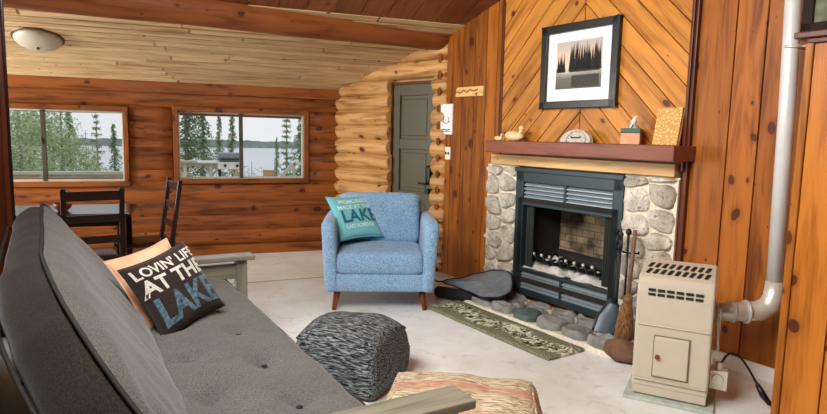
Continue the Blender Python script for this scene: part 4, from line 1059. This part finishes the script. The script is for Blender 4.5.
mb = MB(); mb.rbox(cS, (.60, y1-y0, .18), .06, (36, 110, 6), fn=seatfn); mb.build('seat_mattress', 'couch', ft)
for a, b in tufts[:5]:
    mb = MB(); mb.ball((a, b, .478), (.012, .012, .006), 10, 6); mb.build('tuft_button', 'piping', ft)
# piping of the seat front, top and bottom
for z in (.474,):
    mb = MB(); pts = [(.856+.004*noise.noise((0, y0+t*(y1-y0)*1, z)), y0+.03+t*(y1-y0-.06), z+.01*noise.noise((y0+t*7, 1, z))) for t in [k/40 for k in range(41)]]
    pts = [(.60, y0+.01, z), (.80, y0+.008, z)]+pts+[(.80, y1-.008, z), (.60, y1-.01, z)]; mb.tube(pts, .006, 6); mb.build('piping', 'piping', ft)
# back mattress
yb0, yb1 = 1.42, 3.76
bt = math.atan2(.40, .52); rbk = Matrix.Rotation(-bt, 3, 'Y')   # leans to -x
cb2 = Vector((.34, (yb0+yb1)/2, .44))+rbk @ Vector((-.10, 0, .31))
def htop(y):
    K_ = [(1.3, .10), (1.45, .14), (1.55, .25), (1.65, .35), (1.78, .44), (1.92, .52), (2.12, .59), (2.35, .64), (2.9, .655), (3.8, .69)]
    for (a, ha), (b, hb_) in zip(K_[:-1], K_[1:]):
        if y <= b: t = max(0, (y-a)/(b-a)); return ha+(hb_-ha)*t
    return K_[-1][1]
def slump(p, y): return Vector((p.x, p.y, -.34+(p.z+.34)/.68*(htop(y)-.26+.34)))
def backfn(p, n):
    q = p+Vector((0, (yb0+yb1)/2, 0)); p = slump(p, q.y)
    k = 1
    if p.x > 0:
        pass
    return p+n*.006*noise.noise(q*7)
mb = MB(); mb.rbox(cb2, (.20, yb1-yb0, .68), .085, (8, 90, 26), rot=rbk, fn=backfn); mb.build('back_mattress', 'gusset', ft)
def panel(u, v):
    y = yb0+.035+(yb1-yb0-.07)*u; z = -.30+.615*v; p = Vector((.092, y-(yb0+yb1)/2, z)); e = min(1, 6*min(u, 1-u)*1.6, 6*min(v, 1-v))
    p = slump(p, y); p.x += .045*(max(0, e)**.5)*(.75+.25*noise.noise((y*2.5, z*3, 0)))+.006*noise.noise((y*9, z*9, 3)); return cb2+rbk @ p
mb = MB(); mb.grid(panel, 110, 30); mb.build('back_panel', 'couch', ft)
def bp_(x, y, z): return cb2+rbk @ Vector((x, y-(yb0+yb1)/2, z))
def loop(x, off=0):
    P = []; R_ = .10; Y0, Y1, Z0, Z1 = yb0+.02+off, yb1-.02-off, -.30, .325
    for (cy_, cz_, a0) in ((Y1-R_, Z1-R_, 0), (Y0+R_, Z1-R_, 90), (Y0+R_, Z0+R_, 180), (Y1-R_, Z0+R_, 270)):
        for k in range(7): a = radians(a0+k*15); P.append((cy_+R_*cos(a), cz_+R_*sin(a)))
    out = []
    for i in range(len(P)):
        a, b = P[i], P[(i+1) % len(P)]; n = max(1, int(math.dist(a, b)/.1))
        for k in range(n):
            t = k/n; y, z = a[0]+(b[0]-a[0])*t, a[1]+(b[1]-a[1])*t; out.append(cb2+rbk @ slump(Vector((x+.006*noise.noise((y*3, z*3, x)), y-(yb0+yb1)/2, z)), y))
    return out
for x in (.095, -.095):
    mb = MB(); mb.tube(loop(x), .007, 8, closed=True); mb.build('piping', 'piping', ft)
# frame and arms
for ya in (1.40, 3.82):
    mb = MB(); mb.box((.595, ya+.065, .59), (.93, .13, .03), None, 0); mb.build('armrest', 'greywood', ft, bevel=.006)
    for x in (.20, .98):
        mb = MB(); mb.box((x, ya+.065, .287), (.07, .07, .575), None, 2); mb.build('leg', 'greywood', ft, bevel=.004)
    mb = MB(); mb.box((.59, ya+.065, .50), (.72, .03, .10), None, 0); mb.box((.59, ya+.065, .20), (.72, .03, .06), None, 0)
    for k in range(5): mb.box((.33+k*.13, ya+.065, .34), (.05, .02, .24), None, 2)
    mb.build('arm_slats', 'greywood', ft, bevel=.003)
mb = MB(); mb.box((.86, (y0+y1)/2, .28), (.03, y1-y0+.2, .09), None, 1); mb.box((.30, (y0+y1)/2, .27), (.03, y1-y0+.2, .07), None, 1)
for k in range(12): mb.box((.58, y0+.08+k*.185, .30), (.56, .06, .015), None, 0)
mb.build('seat_frame', 'greywood', ft, bevel=.003)
mb = MB()
for k in range(12):
    y = y0+.08+k*.185; mb.bar(bp_(-.12, y, -.32), bp_(-.12, y, max(-.2, min(.26, htop(y)-.42))), .06, .015, (0, 1, 0))
mb.box((-.19, (1.62+3.75)/2, .40), (.02, 2.13, .74), None, 1); mb.bar(bp_(-.135, 2.4, .22), bp_(-.135, y1, .22), .03, .06); mb.bar(bp_(-.135, y0, -.26), bp_(-.135, y1, -.26), .03, .06)
mb.build('back_frame', 'darkwood', ft, bevel=.003)

# dark lettered pillow
BLp = Vector((-.112, 2.80, .456)); BRp = Vector((.160, 3.06, .535)); TLp = Vector((-.305, 2.90, .775))
r, body, surf, w, h = pillow('throw_pillow', "dark brown throw pillow lettered LOVIN' LIFE AT THE LAKE on the futon", 'pillow', BLp, BRp, TLp, 'brownp', .065)
k = w/.43
ptxt("LOVIN' LIFE", .082*k, .145*k, 'txtwhite', .98, .02); ptxt('AT THE', .12*k, .055*k, 'txtwhite', 1.02, .03); ptxt('LAKE', .215*k, -.095*k, 'txtblue', .80, .03)
# peach pillow behind it
r, body, surf, w, h = pillow('throw_pillow', 'plain peach throw pillow tucked behind the dark lettered pillow', 'pillow', Vector((-.19, 2.92, .47)), Vector((.07, 3.18, .525)), Vector((-.385, 3.02, .79)), 'peach', .05)

# ================================================================ POUFS
def pouf(name, label, cat, loc, rz, size, mat, seed, seam_mat, sag=.05):
    r = root(name, label, cat, loc, rz)
    sx, sy, sz = size
    def fn(p, n):
        t = (p.z+sz/2)/sz
        bul = 1+.10*sin(pi*min(1, max(0, t)))-.04*t
        q = Vector((p.x*bul, p.y*bul, p.z))
        if p.z > 0: q.z += .02*(1-(2*p.x/sx)**2)*(1-(2*p.y/sy)**2)-sag*((2*p.x/sx)**2*(2*p.y/sy)**2)
        q += n*(.018*noise.noise(p*5+Vector((seed, 0, 0)))+.004*noise.noise(Vector((p.x*8, p.y*60, p.z*60))))
        q.z = max(q.z, -sz/2)
        return q
    mb = MB(); mb.rbox((0, 0, sz/2), size, .045, (30, 30, 18), fn=fn); b = mb.build('cover', mat, r)
    a, c = sx/2-.015, sy/2-.015; lp = [(-a, -c), (a, -c), (a, c), (-a, c)]; P = []
    for i in range(4):
        for k in range(10):
            t = k/10; x = lp[i][0]+(lp[(i+1) % 4][0]-lp[i][0])*t; y = lp[i][1]+(lp[(i+1) % 4][1]-lp[i][1])*t
            pp = Vector((x, y, sz/2-.02)); q = fn(pp, Vector((0, 0, 1))); P.append((q.x, q.y, q.z+sz/2))
    mb = MB(); mb.tube(P, .008, 6, closed=True); mb.build('edge_seam', seam_mat, r)
    return r
pouf('ottoman', 'charcoal knitted slouchy cube ottoman on the white floor', 'ottoman', (.855, 3.20, 0), radians(-44), (.50, .46, .345), 'knit', 3, 'knit')
pouf('pouf', 'beige and pink braided jute pouf beside the near futon arm', 'pouf', (1.07, 2.21, 0), radians(-28), (.66, .56, .30), 'jute', 9, 'jute', .01)

# ================================================================ DINING
tbl = root('dining_table', 'dark wooden dining table behind the futon, under the windows', 'table', (-1.12, 5.46, 0))
mb = MB(); mb.box((0, 0, .735), (1.38, .66, .03)); mb.build('tabletop', 'darkwood', tbl, bevel=.006)
mb = MB(); mb.box((0, 0, .68), (1.2, .5, .08)); mb.build('apron', 'darkwood', tbl)
for sx in (-.62, .62):
    for sy in (-.27, .27): mb = MB(); mb.box((sx, sy, .36), (.06, .06, .72), None, 2); mb.build('leg', 'darkwood', tbl, bevel=.004)
def dchair(loc, rz, label, H_=.97):
    r = root('dining_chair', label, 'chair', loc, rz, 'dark dining chairs')
    # back plane at local y=0, seat towards +y
    for sx in (-1, 1):
        mb = MB(); mb.bar((sx*.185, .02, 0), (sx*.185, .03, .45), .035, .035, (0, 1, 0)); mb.bar((sx*.185, .03, .44), (sx*.185, -.05, H_), .035, .035, (0, 1, 0)); mb.build('back_post', 'darkwood', r, bevel=.004)
        mb = MB(); mb.box((sx*.185, .40, .22), (.035, .035, .44), None, 2); mb.build('leg', 'darkwood', r, bevel=.004)
    for z in (.60, .76, .925):
        mb = MB(); y = .03-.08*(z-.44)/.53; mb.box((0, y, z), (.35, .018, .055 if z < .9 else .07)); mb.build('back_slat', 'darkwood', r, bevel=.004)
    mb = MB(); mb.rbox((0, .21, .45), (.41, .42, .04), .015, (6, 6, 3)); mb.build('seat', 'darkwood', r)
    mb = MB(); mb.box((0, .40, .2), (.34, .02, .025)); mb.box((-.185, .21, .15), (.02, .36, .025), None, 1); mb.box((.185, .21, .15), (.02, .36, .025), None, 1); mb.build('stretcher', 'darkwood', r)
dchair((-.645, 4.80, 0), radians(14), 'dark slat-back dining chair seen from behind at the near side of the table', .98)
dchair((-.16, 5.60, 0), radians(105), 'dark dining chair standing side-on at the right end of the table', .98)
# wooden ball finial object on the table edge: small round bowl
bw = root('wooden_bowl', 'small round reddish wooden bowl on the dining table', 'bowl', (-.93, 5.36, .75))
mb = MB(); mb.lathe([(.0, 0), (.03, 0), (.06, .03), (.068, .06), (.062, .062), (.05, .035), (.0, .012)], n=24); mb.build('bowl_body', 'walnut', bw)

# ceiling lamp
clz = ceil_z(6.2)-.0
cl_ = root('ceiling_lamp', 'round frosted flush ceiling lamp with bronze rim, switched off', 'lamp', (-1.20, 6.2, clz-.005), 0, rot=(-math.atan(.302), 0, 0))
mb = MB(); mb.lathe([(.0, 0), (.20, 0), (.205, -.012), (.195, -.022), (.0, -.022)], n=40); mb.build('base_plate', 'bronze', cl_)
mb = MB(); mb.lathe([(.188, -.02), (.182, -.04), (.155, -.068), (.10, -.09), (.04, -.099), (.001, -.10)], n=40); mb.build('lamp_shade', 'frost', cl_)
mb = MB(); mb.lathe([(.001, -.122), (.012, -.118), (.014, -.108), (.008, -.098), (.001, -.096)], n=16); mb.build('finial', 'bronze', cl_)

# ================================================================ OUTSIDE
mb = MB(); mb.grid(lambda u, v: Vector((-60+120*u, YW+.6+(60-YW)*v, -.7-11*v+.25*noise.noise((u*30, v*14, 0)))), 50, 40); struct(mb.build('ground', 'ground'))
mb = MB(); mb.box((0, 290, -11.0), (900, 480, .2)); tag(struct(mb.build('lake_water', 'lakewater')), None)
mb = MB(); mb.grid(lambda u, v: Vector((-400+800*u, 500+20*sin(u*9), -11.5+(6.0+1.5*noise.noise((u*9, 2, 0))+1.2*noise.noise((u*120, 7, 0)))*v)), 220, 2)
mb.grid(lambda u, v: Vector((-400+800*u, 500+60*v, -6.5-3*v)), 20, 2); struct(mb.build('far_shore', 'farhill'))
mb = MB(); mb.box((-1, 10.3, -.16), (9, 5.2, .1)); 
for k in range(37): mb.box((-1, 7.8+k*.14, -.09), (9, .13, .03))
struct(mb.build('deck', 'deckwood'))
def railing(x0, x1, zt, label):
    r = root('deck_railing', label, 'railing', (0, 12.6, -.08), 0, 'deck railings outside')
    mb = MB(); mb.box(((x0+x1)/2, 0, zt), (x1-x0, .22, .05)); mb.box(((x0+x1)/2, -.0, zt-.07), (x1-x0, .05, .08)); mb.build('top_rail', 'deckwood', r)
    mb = MB(); mb.box(((x0+x1)/2, 0, .18), (x1-x0, .05, .09)); mb.build('bottom_rail', 'deckwood', r)
    n = int((x1-x0)/.5)
    for k in range(n+1):
        x = x0+.06+k*(x1-x0-.12)/n; mb = MB(); mb.box((x, 0, zt/2), (.06, .06, zt), None, 2); mb.build('post', 'deckwood', r)
        mb = MB(); mb.bar((x, 0, zt-.3), (x+.16, 0, zt-.08), .04, .05, (0, 1, 0)); mb.bar((x, 0, zt-.3), (x-.16, 0, zt-.08), .04, .05, (0, 1, 0)); mb.build('brace', 'deckwood', r)
railing(-.6, .98, .87, 'weathered pale deck railing beside the grill in the right window')
railing(-4.6, -.9, .66, 'lower weathered deck railing seen through the left window')
gl = root('gas_grill', 'gas barbecue with grey hood and white front panel on the deck', 'grill', (.765, 12.0, -.08))
mb = MB(); o_ = MB()
mb.box((0, 0, .84), (.46, .4, .14)); mb.build('firebox', 'white', gl, bevel=.01)
for x in (-.11, .11):
    mb = MB(); mb.tube([(x, -.20, .84), (x, -.24, .84)], .025, 10); mb.build('knob', 'black', gl)
mb = MB(); prof = [(-.2, .92), (-.2, .99), (-.14, 1.07), (.1, 1.08), (.2, .98), (.2, .92)]; hprism(mb, -.22, .22, prof); mb.build('hood', 'grillmetal', gl, bevel=.015)
mb = MB(); mb.tube([(-.17, -.2, .96), (-.17, -.25, .96), (.17, -.25, .96), (.17, -.2, .96)], .012, 8); mb.build('hood_handle', 'black', gl)
mb = MB(); mb.box((-.42, 0, .90), (.34, .36, .03)); mb.build('side_shelf', 'white', gl)
for sx in (-.2, .2):
    for sy in (-.16, .16): mb = MB(); mb.box((sx, sy, .39), (.03, .03, .78), None, 2); mb.build('leg', 'black', gl)
bx_ = root('outdoor_bench', 'small tan wooden bench on the slope beyond the deck', 'bench', (1.85, 15, -.9))
mb = MB(); mb.box((0, 0, 1.25), (.26, .04, .26)); mb.build('bench_back', 'tanwood', bx_)
mb = MB(); mb.box((0, -.15, 1.05), (.26, .3, .04)); mb.build('bench_seat', 'tanwood', bx_)
for x in (-.11, .11):
    mb = MB(); mb.box((x, 0, .56), (.05, .05, 1.1), None, 2); mb.build('leg', 'tanwood', bx_)
gb = root('stair_rail', 'pale sloped stair rail beyond the deck at the right', 'railing', (2.2, 14, -.9))
mb = MB(); mb.bar((-.25, 0, 1.25), (.12, 0, 1.6), .08, .07, (0, 1, 0)); mb.bar((.10, 0, 1.6), (.9, 0, 1.55), .08, .07, (0, 1, 0)); mb.build('hand_rail', 'deckwood', gb)
for x, z in ((-.2, 1.25), (.1, 1.55), (.5, 1.55), (.85, 1.5)): mb = MB(); mb.box((x, 0, z/2), (.06, .06, z), None, 2); mb.build('post', 'deckwood', gb)

def conifer_mesh(H_, R_, dens, seed, bare=.1, droop=.25):
    rnd = random.Random(seed); mb = MB(); lv = int(dens)
    for k in range(lv):
        t = bare+(1-bare)*(k/lv); z = H_*t; L = R_*(1-t)**.8*(rnd.uniform(.55, 1.1))+.05; nb_ = 6
        for q in range(nb_):
            a = rnd.uniform(0, 2*pi); d = Vector((cos(a), sin(a), 0)); side = Vector((-sin(a), cos(a), 0))
            m = 7
            for j in range(m):
                f = (j+.3)/m; p = Vector((0, 0, z))+d*L*f+Vector((0, 0, -L*droop*f*f+rnd.uniform(-.05, .05)))
                w_ = L*.13*(1.15-f)*rnd.uniform(.6, 1.3)+.035
                for sg in (-1, 1):
                    o = len(mb.v); tip = p+side*sg*w_+d*w_*.6+Vector((0, 0, rnd.uniform(-.09, .02)))
                    mb.v += [tuple(p-d*w_*.3), tuple(p+d*w_*.35+Vector((0, 0, rnd.uniform(-.03, .05)))), tuple(tip)]
                    mb.face((o, o+1, o+2), [(0, 0)]*3)
    return mb
def leafy_mesh(H_, R_, n, seed):
    rnd = random.Random(seed); mb = MB()
    blobs = [(Vector((rnd.uniform(-.6, .6)*R_, rnd.uniform(-.6, .6)*R_, H_*rnd.uniform(.3, .85))), R_*rnd.uniform(.35, .6)) for _ in range(12)]
    for k in range(n):
        c, r0 = rnd.choice(blobs); d = Vector((rnd.gauss(0, 1), rnd.gauss(0, 1), rnd.gauss(0, .8))).normalized(); p = c+d*r0*rnd.uniform(.5, 1.05)
        a = Vector((rnd.gauss(0, 1), rnd.gauss(0, 1), rnd.gauss(0, 1))).normalized()*.07; b = Vector((rnd.gauss(0, 1), rnd.gauss(0, 1), rnd.gauss(0, 1))).normalized()*.06
        o = len(mb.v); mb.v += [tuple(p), tuple(p+a), tuple(p+b)]; mb.face((o, o+1, o+2), [(0, 0)]*3)
    return mb
def gz(y): return -.8-11*max(0, (y-YW-.6)/(60-YW))
cache = {}
def tree(kind, x, y, H_, R_, seed, label, group):
    base = {'spruce': (7.0, 1.1, 3), 'pine': (7.0, 1.0, 1), 'leafy': (6.0, 1.4, 2)}[kind]
    key = (kind, seed % base[2])
    nm = {'spruce': 'spruce_tree', 'pine': 'pine_tree', 'leafy': 'leafy_tree'}[kind]
    r = root(nm, label, 'tree', (x, y, gz(y)), seed*1.3, group); r.scale = (R_/base[1], R_/base[1], H_/base[0])
    if key not in cache:
        if kind == 'spruce': a = conifer_mesh(base[0], base[1], 75, seed, .05, .3)
        elif kind == 'pine': a = conifer_mesh(base[0], base[1], 22, seed, .3, -.08)
        else: a = leafy_mesh(base[0], base[1], 6500, seed)
        ob = a.build('foliage', 'leafy' if kind == 'leafy' else 'needle', r)
        h_ = base[0]*.97; tb_ = MB(); tb_.tube([(0, 0, 0), (0, 0, h_*.5), (0, 0, h_)], [.09, .06, .012], 8); tk = tb_.build('trunk', 'bark', r)
        cache[key] = (ob.data, tk.data)
    else:
        for n_, d_ in (('foliage', cache[key][0]), ('trunk', cache[key][1])):
            o = bpy.data.objects.new(n_, d_); C.objects.link(o); o.parent = r
def wx(px, Y): return (px-189)/600*Y*1.0   # rough bearing helper for planning positions
TR = [
 # bearing, distance, height above eye level, radius
 ('spruce', 186, 16, 1.6, 1.1, 'tall dense spruce at the left edge of the right window'),
 ('spruce', 203, 19.5, 1.6, 1.0, 'dense spruce just right of the one at the left edge of the right window'),
 ('spruce', 219, 25, .7, .7, 'slim spruce rising behind the grill'),
 ('spruce', 232, 21, .75, .6, 'slender spruce just left of the sliding rail of the right window'),
 ('leafy', 251, 22, -.9, .8, 'low leafy tree at the left of the lake view'),
 ('spruce', 276, 30, -.2, .6, 'small spruce standing before the lake'),
 ('pine', 286, 19, .7, .8, 'open-branched pine in the right part of the right window'),
 ('spruce', 301, 16, .5, .9, 'bushy spruce at the right edge of the right window'),
 ('leafy', 20, 15, 1.3, 1.2, 'pale leafy tree at the left edge of the left window'),
 ('leafy', 62, 16, 1.0, 1.1, 'big pale leafy tree in the middle of the left window'),
 ('spruce', 70, 26, .9, 1.0, 'spruce behind the leafy trees of the left window'),
 ('leafy', 86, 21, .1, .8, 'short leafy tree before the lake in the left window'),
 ('pine', 97, 25, 1.1, .7, 'thin pine at the edge of the lake in the left window'),
 ('spruce', 114, 24, .2, .8, 'small spruce at the right edge of the left window'),
 ('leafy', 42, 20, .9, 1.2, 'leafy tree behind the sliding rail of the left window'),
]
yaw = radians(20.676)
for i, (k, px, Y, H_, R_, lab) in enumerate(TR):
    a = yaw+math.atan((px-413.5)/600); X = math.tan(a)*Y
    tree(k, X, Y, 1.4-gz(Y)+H_, R_, i, lab, 'trees outside the windows')
